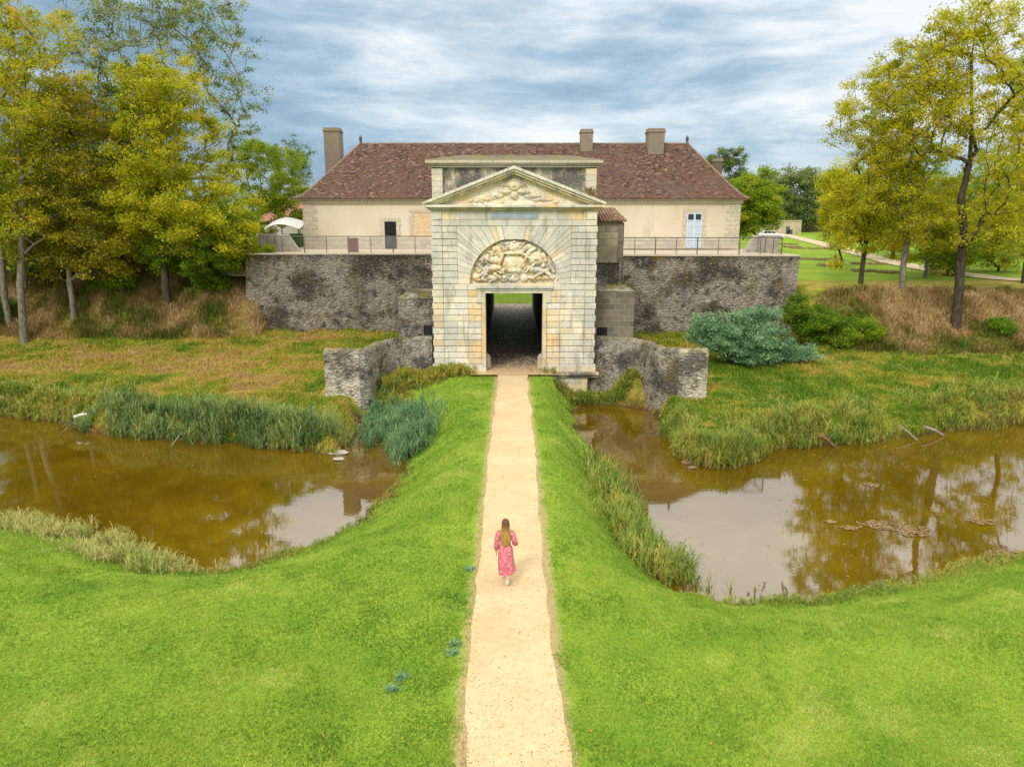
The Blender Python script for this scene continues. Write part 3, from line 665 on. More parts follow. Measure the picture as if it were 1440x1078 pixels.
while x<rx1: k.tube((x,71.8,zr-.02+rnd.uniform(-.01,.02)),(x+.36,71.8,zr-.02+rnd.uniform(-.01,.02)),.12,.10,n=8); x+=.34
for c in (0,1):
    for a,b in zip(rs[:-1],rs[1:]):
        p,q=Vector(a[c]),Vector(b[c]); n=max(1,int((q-p).length/.36))
        for i in range(n): u=p.lerp(q,i/n); v=p.lerp(q,(i+1)/n); k.tube(u+Vector((0,0,.0)),v,.11,.09,n=7)
k.build('ridge_tiles',mk_block('ridge_tile_clay',(.26,.16,.12),(.36,.26,.20),(.2,.15,.12),.35,.2,(.4,.3,.22)),roof)
# eave tile edge
k=MB(); x=BX0-.5
while x<BX1+.45: h=rnd.uniform(.0,.03); k.box(x,x+.16,BY0-.56+rnd.uniform(0,.03),BY0-.35,zb-.035+h*.3,zb+.02+h); x+=.17
k.build('eave_tiles',TIL,roof)
def chimney(x0,x1,y0,y1,z0,z1,mat,parent,flare=.0):
    k=MB(); k.frus([(x0,y0,z0),(x1,y0,z0),(x1,y1,z0),(x0,y1,z0)],[(x0-flare,y0-flare,z1-.35),(x1+flare,y0-flare,z1-.35),(x1+flare,y1+flare,z1-.35),(x0-flare,y1+flare,z1-.35)])
    o=k.build('chimney',mat,parent)
    k=MB(); f=flare+.07; k.box(x0-f,x1+f,y0-f,y1+f,z1-.347,z1-.2); k.box(x0-flare,x1+flare,y0-flare,y1+flare,z1-.197,z1); k.build('cap',CHM,o)
    k=MB(); k.box(x0+.25,x1-.25,y0+.25,y1-.25,z1+.002,z1+.02); k.build('flue',BLK,o)
    return o
chimney(-18.15,-16.65,72.0,73.6,12.2,18.0,CHM,B)
chimney(6.5,7.65,70.6,71.7,15,17.7,CHM,roof)
chimney(12.9,14.25,70.2,71.6,14.4,17.7,CHM,roof,.1)
for x in (rx0+.05,rx1-.05):
    k=MB(); k.tube((x,71.8,zr),(x,71.8,zr+.25),.16,.1); k.tube((x,71.8,zr+.25),(x,71.8,zr+.5),.13,.16,n=10); k.tube((x,71.8,zr+.5),(x,71.8,zr+.75),.16,.03,n=10); k.build('finial',ZNC,roof)
def surround(x0,x1,z0,z1,parent,w=.28):
    k=MB()
    n=int((z1-z0)/.35)
    for i in range(n):
        a=z0+(z1-z0)*i/n; b=z0+(z1-z0)*(i+1)/n-.006; ww=w+(.1 if i%2 else 0); k.box(x0-ww,x0,BY0-.07,BY0+.1,a,b); k.box(x1,x1+ww,BY0-.07,BY0+.1,a,b)
    k.box(x0-w-.08,x1+w+.08,BY0-.075,BY0+.1,z1+.003,z1+.3); return k.build('surround',QUO,parent,bevel=.008)
# dark half-shuttered door left
xa,xb=(543-720)*.0632,(559-720)*.0632
k=MB(); k.box(xa,xb,BY0-.064,BY0-.03,ZT+.0,ZT+2.35); d=k.build('door',BLK,B); surround(xa,xb,ZT,ZT+2.35,d)
k=MB(); k.box(xa+.02,xb-.02,BY0-.09,BY0-.068,ZT+.05,ZT+1.12); k.build('grey_half_door',GRY,d)
# blocked bay next to gate
xa,xb=(583-720)*.0632,(608-720)*.0632
k=MB(); k.box(xa,xb,BY0-.02,BY0+.1,ZT+1.003,ZT+3.1); d=k.build('blocked_opening',plain('infill_render',(.60,.46,.29),.9),B); 
k=MB(); k.box(xa-.35,xa-.003,BY0-.05,BY0+.1,ZT+1.003,ZT+3.1); k.box(xa-.35,xb+.2,BY0-.055,BY0+.1,ZT+3.103,ZT+3.4); k.build('surround',QUO,d)
# pale blue french door right
xa,xb=(963-720)*.0631,(984-720)*.0631; k=MB(); k.box(xa,xb,BY0-.066,BY0-.04,ZT+.05,ZT+3.1); d=k.build('door',BLU,B); surround(xa,xb,ZT+.05,ZT+3.1,d,.26)
k=MB(); xm=(xa+xb)/2
for a,b in ((xa,xa+.08),(xm-.07,xm+.07),(xb-.08,xb)): k.box(a,b,BY0-.10,BY0-.068,ZT+.1,ZT+3.08)
for z in (ZT+.1,ZT+.75,ZT+1.35,ZT+1.95,ZT+2.42,ZT+3.0): k.box(xa+.002,xb-.002,BY0-.098,BY0-.067,z,z+.07)
k.build('door_frame',plain('pale_blue_frame',(.58,.66,.76),.5,0,.06),d)
k=MB()
for a,b in ((xa+.1,xm-.09),(xm+.09,xb-.1)): k.box(a,b,BY0-.072,BY0-.067,ZT+2.5,ZT+2.98)
k.build('transom_pane',GLS,d)
# stair parapets
def parapet(x0,x1,y,z,flip,label):
    k=MB(); pts=[(x0,z),(x1+.9,z),(x1,z+1.35),(x0,z+1.35)] if not flip else [(x0-.9,z),(x1,z),(x1,z+1.35),(x0,z+1.35)]
    k.prismY(pts,y,y+.5); o=k.build('stair_parapet',CON,None,org=((x0+x1)/2,y,z),bevel=.03); tag(o,label,'parapet')
parapet(-20.2,-17.8,57.5,6.8,False,'grey concrete stair parapet behind the left end of the railing')
parapet(19.3,21.2,57.5,6.72,True,'grey concrete stair parapet behind the right end of the railing')
k=MB(); k.box(-22.5,-19.95,55.2,60,5.0,6.78); tag(k.build('terrace_corner_slab',GRV,None,org=(-21,56,6)),'pale paved corner slab at the left end of the left rampart','slab')
# ------------------------------------------------------------------ background buildings and car
hx,hy,hz=at(415,330,82); hz=6.0
Hh=empty('house',(hx,hy,hz),'small white house with pinkish-red roof left of the guardhouse','house')
k=MB(); k.box(hx-3.5,hx+4,82,90,hz-1,9.3); k.build('wall',WWA,Hh)
k=MB(); k.frus([(hx-3.9,81.6,9.303),(hx+4.4,81.6,9.303),(hx+4.4,90.4,9.303),(hx-3.9,90.4,9.303)],[(hx-3.9,85.9,11.6),(hx+4.4,85.9,11.6),(hx+4.4,86.1,11.6),(hx-3.9,86.1,11.6)]); k.build('roof',plain('pink_red_tiles',(.42,.18,.14),.9,0,.4,9),Hh)
px_,py2,_=at(402,320,72); Pv=empty('pavilion',(px_,72,6.3),'white peaked canvas pavilion on thin posts left of the guardhouse','pavilion')
x0,x1=at(374,0+330,70)[0],at(424,330,70)[0]
k=MB(); n=10
for i in range(n):
    t0,t1=i/n,(i+1)/n; f=lambda t:8.9+.55*math.sin(math.pi*t)*(1-.4*t)
    k.poly([(lerp(x0,x1,t0),69.5,f(t0)-.4),(lerp(x0,x1,t1),69.5,f(t1)-.4),(lerp(x0,x1,t1),72,f(t1)+.25),(lerp(x0,x1,t0),72,f(t0)+.25)])
    k.poly([(lerp(x0,x1,t0),72,f(t0)+.25),(lerp(x0,x1,t1),72,f(t1)+.25),(lerp(x0,x1,t1),75,f(t1)-.4),(lerp(x0,x1,t0),75,f(t0)-.4)])
o=k.build('canopy',WHT,Pv); sm=o.modifiers.new('s','SOLIDIFY'); sm.thickness=.03
for x in (x0,(x0+x1)/2,x1):
    for y in (69.6,74.9): k=MB(); k.tube((x,y,5),(x,y,8.55),.05); k.build('post',SIL,Pv)
k=MB(); k.box(x0+.1,x0+2.2,74.7,74.75,6.2,8.0); k.build('green_panel',GRN,Pv)
wx0=at(1088,330,150)[0]; wx1=at(1126,330,150)[0]
k=MB(); z=gz(wx0,150); k.box(wx0-4,wx1,150,150.6,z-1,z+2.6); k.box(wx0-4,wx1,149.9,150.7,z+2.603,z+2.8); tag(k.build('garden_wall',plain('beige_wall',(.50,.40,.28),.9,0,.3,.6),None,org=(wx0,150,z)),'distant low beige wall behind the white car','wall')
for i,(a,b,c,l) in enumerate(((1108,1,1.5,'dark narrow post before the distant beige wall'),(1111,1.6,.9,'small dark bin before the distant beige wall'))):
    x=at(a,330,148)[0]; z=gz(x,148); k=MB(); k.box(x-.3*b,x+.3*b,148,148.5,z,z+c); k.box(x-.34*b,x+.34*b,147.95,148.55,z+c+.003,z+c+.1); tag(k.build('bin' if i else 'gate_post',ZNC,None,org=(x,148,z)),l,'bin' if i else 'post')
ox=at(1165,280,150)[0]; oz=gz(ox,160)
O=empty('barn',(ox,165,oz),'long low dark-roofed barn far behind the right-hand field','building')
k=MB(); k.box(ox-14,ox+18,165,172,oz-1,oz+3.2); k.build('wall',plain('barn_wall',(.16,.13,.10),.9),O)
k=MB(); k.frus([(ox-14.6,164.5,oz+3.203),(ox+18.6,164.5,oz+3.203),(ox+18.6,172.5,oz+3.203),(ox-14.6,172.5,oz+3.203)],[(ox-14.6,168.4,oz+5.6),(ox+18.6,168.4,oz+5.6),(ox+18.6,168.6,oz+5.6),(ox-14.6,168.6,oz+5.6)]); k.build('roof',plain('pale_metal_roof',(.5,.47,.43),.7),O)
# far pale buildings glimpsed
for px1,py1,Y,w_,h_,l in ((1075,300,190,9,7,'distant pale house glimpsed between the trees right of the guardhouse'),):
    x=at(px1,py1,Y)[0]; z=gz(x,Y); E_=empty('house',(x,Y,z),l,'house'); k=MB(); k.box(x-w_,x+w_,Y,Y+8,z-1,z+h_); k.build('wall',WWA,E_)
    k=MB(); k.prismY([(x-w_-.5,z+h_+.003),(x+w_+.5,z+h_+.003),(x+w_-3,z+h_+2.6),(x-w_+3,z+h_+2.6)],Y-.4,Y+8.4); k.build('roof',plain('far_roof',(.3,.2,.16),.9),E_)
x=at(1013,240,86)[0]; z=5; E_=empty('outbuilding',(x,86,z),'dark brick chimney of an outbuilding showing above the right hip of the roof','building')
k=MB(); k.box(x-5,x+1.6,86,93,4,10.2); k.build('wall',REN,E_); rfo=MB().frus([(x-5.4,85.6,10.203),(x+2,85.6,10.203),(x+2,93.4,10.203),(x-5.4,93.4,10.203)],[(x-5.4,89.4,12.6),(x+2,89.4,12.6),(x+2,89.6,12.6),(x-5.4,89.6,12.6)]).build('roof',TIL,E_)
chimney(x-.45,x+.45,87,88,10.5,16.5,BRK,rfo,.04)
# car
cx,cy_=at(1085,330,128)[0],128; cz=gz(cx,cy_)
CA=empty('parked_car',(cx,cy_,cz),'white estate car parked on the grass beyond the right parapet','car')
body=[(-2.05,.35),(2.05,.35),(2.12,.55),(2.05,.78),(1.15,.92),(.75,1.0),(-1.9,1.0),(-2.1,.75)]
def carpris(prof,hw,mat,name,par,ins=0,bev=.05):
    k=MB(); k.prismY([(cx+x,cz+z) for x,z in prof],cy_-hw,cy_+hw); return k.build(name,mat,par,bevel=bev)
CW=plain('white_car_paint',(.75,.77,.8),.25,0,.03)
bd=carpris(body,.82,CW,'body',CA,bev=.08)
carpris([(-1.95,1.0),(.8,1.0),(.15,1.45),(-1.6,1.46)],.7,CW,'cabin',CA)
for a,b in ((-1.6,-.95),(-.88,-.28),(-.2,.35)):
    k=MB(); k.prismY([(cx+a,cz+1.04),(cx+b+(.15 if b>.3 else 0),cz+1.04),(cx+b-(.15 if b>.3 else 0),cz+1.38),(cx+a,cz+1.38)],cy_-.715,cy_+.715); k.build('side_window',GLS,CA)
for a in (-1.35,1.35):
    for s in (-1,1):
        k=MB(); k.tube((cx+a,cy_+s*.84,cz+.32),(cx+a,cy_+s*.62,cz+.32),.32,n=20); wh=k.build('wheel',plain('tyre_rubber',(.02,.02,.02),.8),CA)
        k=MB(); k.tube((cx+a,cy_+s*.86,cz+.32),(cx+a,cy_+s*.83,cz+.32),.2,n=14); k.build('rim',plain('rim_metal',(.45,.45,.47),.4),wh)
for s in (-.6,.6): k=MB(); k.box(cx+2.05,cx+2.14,cy_+s-.15,cy_+s+.15,cz+.58,cz+.74); k.build('headlight',GLS,CA)
# far path in the field
fp=[(1096,328.5,1.2),(1110,332,1.5),(1150,342,2.1),(1200,355,2.5),(1260,371,3),(1320,382,3),(1400,392,3),(1480,398,3)]
pts=[]
for px,py,wd in fp:
    best=None
    for Y in np.arange(52,260,.5):
        X,_,Z=at(px,py,Y)
        if Z<gz(X,Y): break
    pts.append((X,Y))
V=[];F=[]; PP=[]
for (a,b) in zip(pts[:-1],pts[1:]):
    for t in np.linspace(0,1,9)[:-1]: PP.append((lerp(a[0],b[0],t),lerp(a[1],b[1],t)))
PP.append(pts[-1]); PP=np.array(PP)
for i,(x,y) in enumerate(PP):
    a=PP[max(0,i-1)];b=PP[min(len(PP)-1,i+1)]; t_=(b-a)/np.linalg.norm(b-a); nn=np.array([-t_[1],t_[0]])
    for j in range(5): q=np.array((x,y))+nn*(j/4-.5)*2.6; V.append((q[0],q[1],gz(q[0],q[1])+.07))
for i in range(len(PP)-1):
    for j in range(4): a=i*5+j; F.append((a,a+1,a+6,a+5))
fast('track',V,F,plain('pale_track_gravel',(.50,.40,.27),.95,0,.2,2))['kind']='structure'
# ------------------------------------------------------------------ vegetation
def blades(P,h,w,lean,segs=1,curl=.5,az=None):
    n=len(P); az=rng.random(n)*2*np.pi if az is None else az
    la=rng.random(n)*2*np.pi if az is None else az+np.pi/2*0
    dx=np.stack([np.cos(az),np.sin(az),np.zeros(n)],1)*(w[:,None]/2)
    la=rng.random(n)*2*np.pi; ld=np.stack([np.cos(la),np.sin(la),np.zeros(n)],1)*(lean*h)[:,None]
    up=np.zeros((n,3)); up[:,2]=h
    if segs==1:
        V=np.stack([P-dx,P+dx,P+up*np.sqrt(np.clip(1-lean**2,.1,1))[:,None]+ld],1).reshape(-1,3); F=np.arange(3*n).reshape(n,3); return V,F,3
    m=P+up*.6+ld*.3; t=P+up*(1-curl*lean)[:,None]+ld
    V=np.stack([P-dx,P+dx,m-dx*.7,m+dx*.7,t],1).reshape(-1,3); b=np.arange(n)[:,None]*5
    F=np.concatenate([b+np.array([0,1,3]),b+np.array([0,3,2]),b+np.array([2,3,4])]); return V,F,5
def stuff(name,P,h,w,lean,mat,tone,label,segs=1,curl=.5):
    V,F,k=blades(P,h,w,lean,segs,curl)
    o=fast(name,V,F,mat,tone=np.repeat(tone,k)); tag(o,label,'grass',kind='stuff'); return o
def view(x,y,m=3): return np.abs(x)<y*.76+m
LAWN=leafmat('lawn_blades',[(.05,(.06,.15,.015)),(.28,(.15,.285,.03)),(.50,(.27,.415,.05)),(.70,(.39,.485,.075)),(.95,(.60,.54,.21))],.35)
# lawn
N=1350000; y=7+ (60-7)*rng.random(N)**1.9; x=(rng.random(N)*2-1)*(y*.77+7)
z,d,far,el,er=ground(x,y,True)
pl=np.interp(y,py_,PL);pr=np.interp(y,py_,PR)
inp=(x>pl+.20*rng.random(N)**3)&(x<pr-.20*rng.random(N)**3)&(y<42.4); ok=(d>.15)&(far<.5)&(y<43)&(~inp)&(el+er<.05)
edge=np.minimum(np.abs(x-pl),np.abs(x-pr))
bare=.45*vn3(x,y,.7)+.30*vn2(x,y,1.9)+.25*vn(x,y,5.1)
esc=.42*vn3(x,y,2.2)+.20*vn(x,y,6.)-.08; ok&=~((edge<esc)&(rng.random(N)<.8)); ok&=~((bare>.74)&(rng.random(N)<.3))
x,y,z,d,edge,bare=[q[ok] for q in (x,y,z,d,edge,bare)]; n=len(x)
tone=np.clip(.12+.38*fbm(x,y,.35)+.28*(vn(x,y,.13)-.3)+.16*(vn(x,y,4.)-.5)+.10*(vn2(x,y,9.)-.5)+.35*(vn3(x,y,1.6)-.4)+rng.normal(0,.14,n)+.34*np.exp(-edge/.22)+.38*sst((bare-.58)/.2)+.15*np.exp(-d/.6),0,1.1)
h=(.03+.05*rng.random(n)**1.5)*(1+.5*(d<1.2))*np.where(y>20,1.25,1)*(1+.8*(vn3(x,y,1.2)-.5)); 
stuff('lawn_grass',np.stack([x,y,z],1),h,(.009+.0011*y)*(.7+.6*rng.random(n)),.35+.5*rng.random(n),LAWN,tone,'bright green mown lawn on both sides of the sandy path')
# meadow on far bank
MEA=leafmat('meadow_blades',[(.0,(.07,.18,.012)),(.25,(.17,.29,.02)),(.45,(.34,.36,.035)),(.62,(.50,.40,.07)),(.8,(.55,.37,.14)),(1,(.50,.33,.19))],.35)
N=420000; y=29+rng.random(N)*26; x=(rng.random(N)*2-1)*(y*.76+4)
z,d,far,el,er=ground(x,y,True); ok=(d>.05)&(far>.4)&(el<.25)&(er<.25)&~((np.abs(x)<7.9)&(y>43.4))&~((np.abs(x)<11)&(y>39)&(y<40.2)&(np.abs(x)>8))
x,y,z,d=[q[ok] for q in (x,y,z,d)]; n=len(x)
pt=fbm(x*.6,y,.45,vn3); tone=np.clip(-.22+1.45*(pt-.15)+.5*(vn2(x,y*1.6,1.3)-.35)+.25*(vn(x,y*2,3.1)-.5)+.12*(x<0)*sst((-x-8)/10)+rng.normal(0,.12,n)-.25*(x>10)*sst((y-36)/6)*.8,0,1)
stuff('meadow_grass',np.stack([x,y,z],1),.12+.55*rng.random(n)*vn(x,y,1.0)**1.5,.028+.025*rng.random(n),.4+.8*rng.random(n),MEA,tone,'rough yellow and green grass on the far bank of the moat',2)
# dry tall grass on the ramparts
DRY=leafmat('dry_blades',[(.0,(.07,.14,.012)),(.28,(.18,.19,.03)),(.5,(.38,.26,.10)),(.75,(.56,.40,.20)),(1,(.66,.50,.28))],.3)
N=520000; y=44+rng.random(N)*18; x=(rng.random(N)*2-1)*(y*.76+4)
z,d,far,el,er=ground(x,y,True); e=np.where(x<0,el,er); ok=(e>.04)&((e<.97)|(rng.random(N)<.25))&np.where(x>0,(x>22.2)&(e<.97)&(rng.random(N)<sst((x-20)/6)+.25),True)&(y<np.where(x>0,53.0,58.5))
x,y,z,e=[q[ok] for q in (x,y,z,e)]; n=len(x)
pt=fbm(x,y,.4,vn3); tone=np.clip(-.30+1.5*pt+.6*(vn2(x,y,1.0)-.4)+.3*(vn(x,y,2.6)-.5)+rng.normal(0,.13,n)-.14*(x<0)-.25*(x>0)*(1-sst((x-22)/5))-.3*(e>.9),0,1)
stuff('dry_grass',np.stack([x,y,z-.03],1),(.3+.9*rng.random(n))*(.25+1.2*vn(x,y,1.1)**1.5)*np.where(e>.9,.5,1),.028+.028*rng.random(n),.3+.7*rng.random(n),DRY,tone,'tall dry brown grass on the earth ramparts under the trees',2)
# reeds
def reeds(P,h,mat,label,nl=7,w=.035,dark=0):
    n=len(P); Vs=[];Fs=[];Ts=[];off=0
    tn=rng.random(n)
    idx=np.repeat(np.arange(n),nl); m=len(idx); t0=rng.random(m)*.75; base=P[idx].copy(); base[:,2]+=h[idx]*t0*.85
    az=rng.random(m)*2*np.pi; L=h[idx]*(.35+.35*rng.random(m)); d=np.stack([np.cos(az),np.sin(az),np.zeros(m)],1)
    s=np.stack([-np.sin(az),np.cos(az),np.zeros(m)],1)*(w*(.6+.6*rng.random(m)))[:,None]/2
    out=.45+.5*rng.random(m); m1=base+d*(L*.45*out)[:,None]; m1[:,2]+=L*.5; tip=base+d*(L*.95*out)[:,None]; tip[:,2]+=L*(.62-.55*rng.random(m))
    V=np.stack([base-s,base+s,m1-s,m1+s,tip],1).reshape(-1,3); b=np.arange(m)[:,None]*5
    F=np.concatenate([b+np.array([0,1,3]),b+np.array([0,3,2]),b+np.array([2,3,4])]); T=np.repeat(np.clip(tn[idx]*.35+rng.random(m)*.4+.55*(vn2(P[idx,0],P[idx,1],1.3)-.42),0,1),5)
    V2,F2,k=blades(P,h,np.full(n,.02),np.full(n,.15),2); 
    V=np.concatenate([V,V2]);F=np.concatenate([F,F2+m*5]);T=np.concatenate([T,np.repeat(.85+.15*tn,5)])
    o=fast('reeds',V,F,mat,tone=T); tag(o,label,'reeds',kind='stuff'); return o
REE=leafmat('reed_leaves',[(.1,(.05,.12,.035)),(.4,(.14,.26,.08)),(.65,(.29,.38,.11)),(.85,(.48,.42,.12)),(1.1,(.5,.34,.12))],.3)
REB=leafmat('teal_reed_leaves',[(.1,(.05,.13,.05)),(.45,(.13,.27,.115)),(.75,(.26,.40,.17)),(.95,(.44,.36,.12))],.3)
REG=leafmat('yellow_reed_leaves',[(.1,(.07,.16,.03)),(.35,(.17,.29,.04)),(.6,(.34,.38,.06)),(.9,(.58,.42,.12))],.3)
def alongline(pts,n,spread,dens=None):
    pts=np.array(pts,float); t=rng.random(n)*(len(pts)-1); i=np.minimum(t.astype(int),len(pts)-2); f=(t-i)[:,None]
    p=pts[i]*(1-f)+pts[i+1]*f; p=p+rng.normal(0,1,(n,2))*spread
    return p
def setz(p,maxd=.6):
    z,d,_,_,_=ground(p[:,0],p[:,1],True); ok=(d>-maxd)&(z>-2.4)
    p=p[ok]; return np.stack([p[:,0],p[:,1],np.maximum(z[ok],WZ-.3)],1)
P=setz(alongline([(-22.5,36.9),(-20,36.2),(-17,35.4),(-14,35.0),(-12,34.4),(-9.6,33.8)],2600,(.9,.55)),.4); f=fbm(P[:,0],P[:,1],.5); P=P[(f>.42)]
reeds(P,.45+1.5*rng.random(len(P))**1.6*(.2+fbm(P[:,0],P[:,1],.6)),REE,'blue-green reed bed along the left far bank of the moat')
P=setz(alongline([(-7.3,38.6),(-6.2,36.6),(-5.6,34.4),(-5.1,32.6)],1900,(.75,.8)),1.2); P=P[(P[:,0]<-3.2)&(P[:,0]>-8.0)]
reeds(P,.6+.7*rng.random(len(P)),REB,'teal-green reeds between left wing wall and the grassy causeway',9)
P=setz(alongline([(4.0,29.6),(4.1,27.2),(4.1,25),(4.3,23),(4.7,21.3),(5.4,20.3)],1250,(.5,.55)),.9)
reeds(P,.4+1.1*rng.random(len(P))**1.4*(.4+fbm(P[:,0],P[:,1],.7)),REG,'mixed green and straw reeds along the right side of the causeway',8,.028)
P=setz(alongline([(5.4,20.2),(5.9,19.5),(7,19.2)],40,(.3,.2)),.9)
P=setz(alongline([(12.6,34.4),(15,34.7),(17.2,35.2),(20.5,36.8),(24,37.8),(29,39.2),(33,40)],3000,(.9,.6)),.4); f=fbm(P[:,0],P[:,1],.5); P=P[f>.40]
reeds(P,.35+1.4*rng.random(len(P))**1.6*(.2+fbm(P[:,0],P[:,1],.6)),REG,'yellow-green reeds along the right far bank of the moat')
P=setz(alongline([(8.5,36.5),(8.3,34),(8.2,32.3),(9,31),(10.5,31.6),(12,33.6)],2300,(.4,.4)),.25)
reeds(P,.45+.55*rng.random(len(P)),REG,'overhanging tussock grass on the bank corner below the right wing wall',7,.025)
P=setz(alongline([(-30,38.5+2),(-26.5,39.4),(-23,37.6)],1000,(1.2,.4)),.2); reeds(P,.3+.4*rng.random(len(P)),REG,'low mixed grass on the muddy bank at far left',6)
# tall grass tufts on the near left bank and around the shore
P=setz(alongline([(-27,25.2),(-22,24.6),(-18.8,24.2),(-16,23.5),(-13.6,22.4),(-12,21.2),(-11.2,20.5)],3400,(1.0,.55)),.3); P=P[(fbm(P[:,0],P[:,1],.9)>.43)&(P[:,1]>19.6)]
reeds(P,.15+.65*rng.random(len(P))**2,leafmat('pale_tuft_blades',[(.05,(.11,.20,.03)),(.3,(.25,.35,.06)),(.55,(.46,.45,.14)),(.9,(.66,.54,.26))],.3),'tall pale green and straw grass tufts on the near left bank',7,.022)
P=setz(alongline([(6.5,18.6),(8.5,18.6),(10.4,19.1),(13.2,20.4),(15.5,21.2),(17.5,22),(22,22.8)],1500,(.9,.18)),.2); reeds(P,.10+.22*rng.random(len(P)),REG,'ragged straw-coloured grass fringe on the near right shore',6,.016)
P=setz(alongline([(-10,20.6),(-8.3,21.0),(-7,22.2),(-5.9,24.1),(-5.0,26.6),(-4.8,29.5)],900,(.3,.25)),.1); reeds(P,.08+.16*rng.random(len(P)),REG,'short straw grass fringe on the left shore of the causeway',6,.014)
# scrubby growth at the foot of gate
P=setz(alongline([(2.6,42.5),(4.2,42.7),(6,42.8),(7.2,42.3)],900,(.5,.22)),.5); reeds(P,.3+.45*rng.random(len(P)),REG,'green and rusty weeds at the foot of the right wing wall',8)
P=setz(alongline([(-3.2,42.3),(-4.6,42.3),(-6.5,42),(-7.4,40.6)],1300,(.5,.4)),.9); reeds(P,.3+.5*rng.random(len(P)),MEA,'rusty brown weeds at the foot of the left wing wall',8)
P=[(gx+5.1+2.2*rng.random(),45.3+2*rng.random(),4.85) for _ in range(160)]; reeds(np.array(P),.15+.2*rng.random(len(P)),REG,'grass tuft growing on top of right buttress pier',6)
P=[(gx-2+3.6*rng.random()*0+rng.normal(0,.5)+.3,45.6,12.9) for _ in range(50)]; reeds(np.array(P),.1+.18*rng.random(len(P)),DRY,'small dry yellow plants on the attic ridge of the gate',5)
P=np.array([(gx+4.55+rng.normal(0,.2),44.05+rng.random()*.2,10.35+.5*rng.random()) for _ in range(90)]); reeds(P,.1+.2*rng.random(len(P)),DRY,'orange dry weeds in the right corner between pediment and attic',6)

# ---- trees
def tube_edges(nodes,par,rad,sides=6):
    idx=[i for i in range(len(nodes)) if par[i]>=0]; a=nodes[[par[i] for i in idx]]; b=nodes[idx]; ra=np.minimum(rad[[par[i] for i in idx]],rad[idx]*1.6); rb=rad[idx]
    d=b-a; l=np.linalg.norm(d,axis=1,keepdims=True)+1e-6; d=d/l; ref=np.where(np.abs(d[:,2:3])>.9,np.array([[1,0,0]]),np.array([[0,0,1.]])); u=np.cross(d,ref); u/=np.linalg.norm(u,axis=1,keepdims=True); v=np.cross(d,u)
    ang=np.arange(sides)*2*np.pi/sides; c=np.cos(ang)[None,:,None]; s=np.sin(ang)[None,:,None]
    A=(a-d*ra[:,None]*.3)[:,None]+(u[:,None]*c+v[:,None]*s)*ra[:,None,None]; Bq=b[:,None]+(u[:,None]*c+v[:,None]*s)*rb[:,None,None]
    V=np.concatenate([A,Bq],1).reshape(-1,3); m=len(idx); o=np.arange(m)[:,None,None]*2*sides; k=np.arange(sides); k2=(k+1)%sides
    F=(o+np.stack([k,k2,k2+sides,k+sides],1)[None]).reshape(-1,4); return V,F
def mk_bark(name,a,b,c):
    m=M(name,.95,.1); n=m.noise(6,5,.7,m.map(m.pos,(1,1,.4))); c_=m.ramp(n,[(.3,a),(.5,b),(.7,c)]); m.col(c_); m.bump(n,.6,.05); return m.m
BK1=mk_bark('grey_ash_bark',(.08,.07,.05),(.19,.17,.13),(.30,.30,.24)); BK2=mk_bark('dark_bark',(.03,.025,.02),(.07,.055,.04),(.12,.11,.06)); BK3=mk_bark('mossy_bark',(.05,.045,.03),(.12,.11,.05),(.20,.18,.09))
L_Y=leafmat('yellow_green_leaves',[(0.1, (0.105, 0.175, 0.013)), (0.35, (0.237, 0.308, 0.016)), (0.6, (0.426, 0.441, 0.02)), (0.85, (0.625, 0.554, 0.03)), (1, (0.682, 0.323, 0.04))],.45)
L_YB=leafmat('bright_yellow_leaves',[(0.1, (0.15, 0.201, 0.013)), (0.35, (0.338, 0.372, 0.016)), (0.6, (0.545, 0.523, 0.02)), (0.85, (0.734, 0.624, 0.03)), (1, (0.739, 0.342, 0.04))],.45)
L_O=leafmat('orange_olive_leaves',[(0.1, (0.119, 0.161, 0.018)), (0.35, (0.267, 0.281, 0.02)), (0.6, (0.464, 0.381, 0.025)), (0.85, (0.612, 0.422, 0.035)), (1, (0.627, 0.251, 0.05))],.45)
L_D=leafmat('dark_green_leaves',[(.10,(.03,.085,.012)),(.4,(.07,.15,.018)),(.7,(.14,.22,.025)),(1,(.28,.28,.03))],.4)
L_A=leafmat('ash_blue_green_leaves',[(.10,(.06,.12,.06)),(.4,(.14,.21,.08)),(.7,(.32,.36,.07)),(1,(.56,.50,.05))],.4)
L_G=leafmat('mid_green_leaves',[(0.1, (0.067, 0.158, 0.015)), (0.4, (0.162, 0.294, 0.018)), (0.7, (0.323, 0.441, 0.024)), (1, (0.56, 0.5, 0.03))],.45)
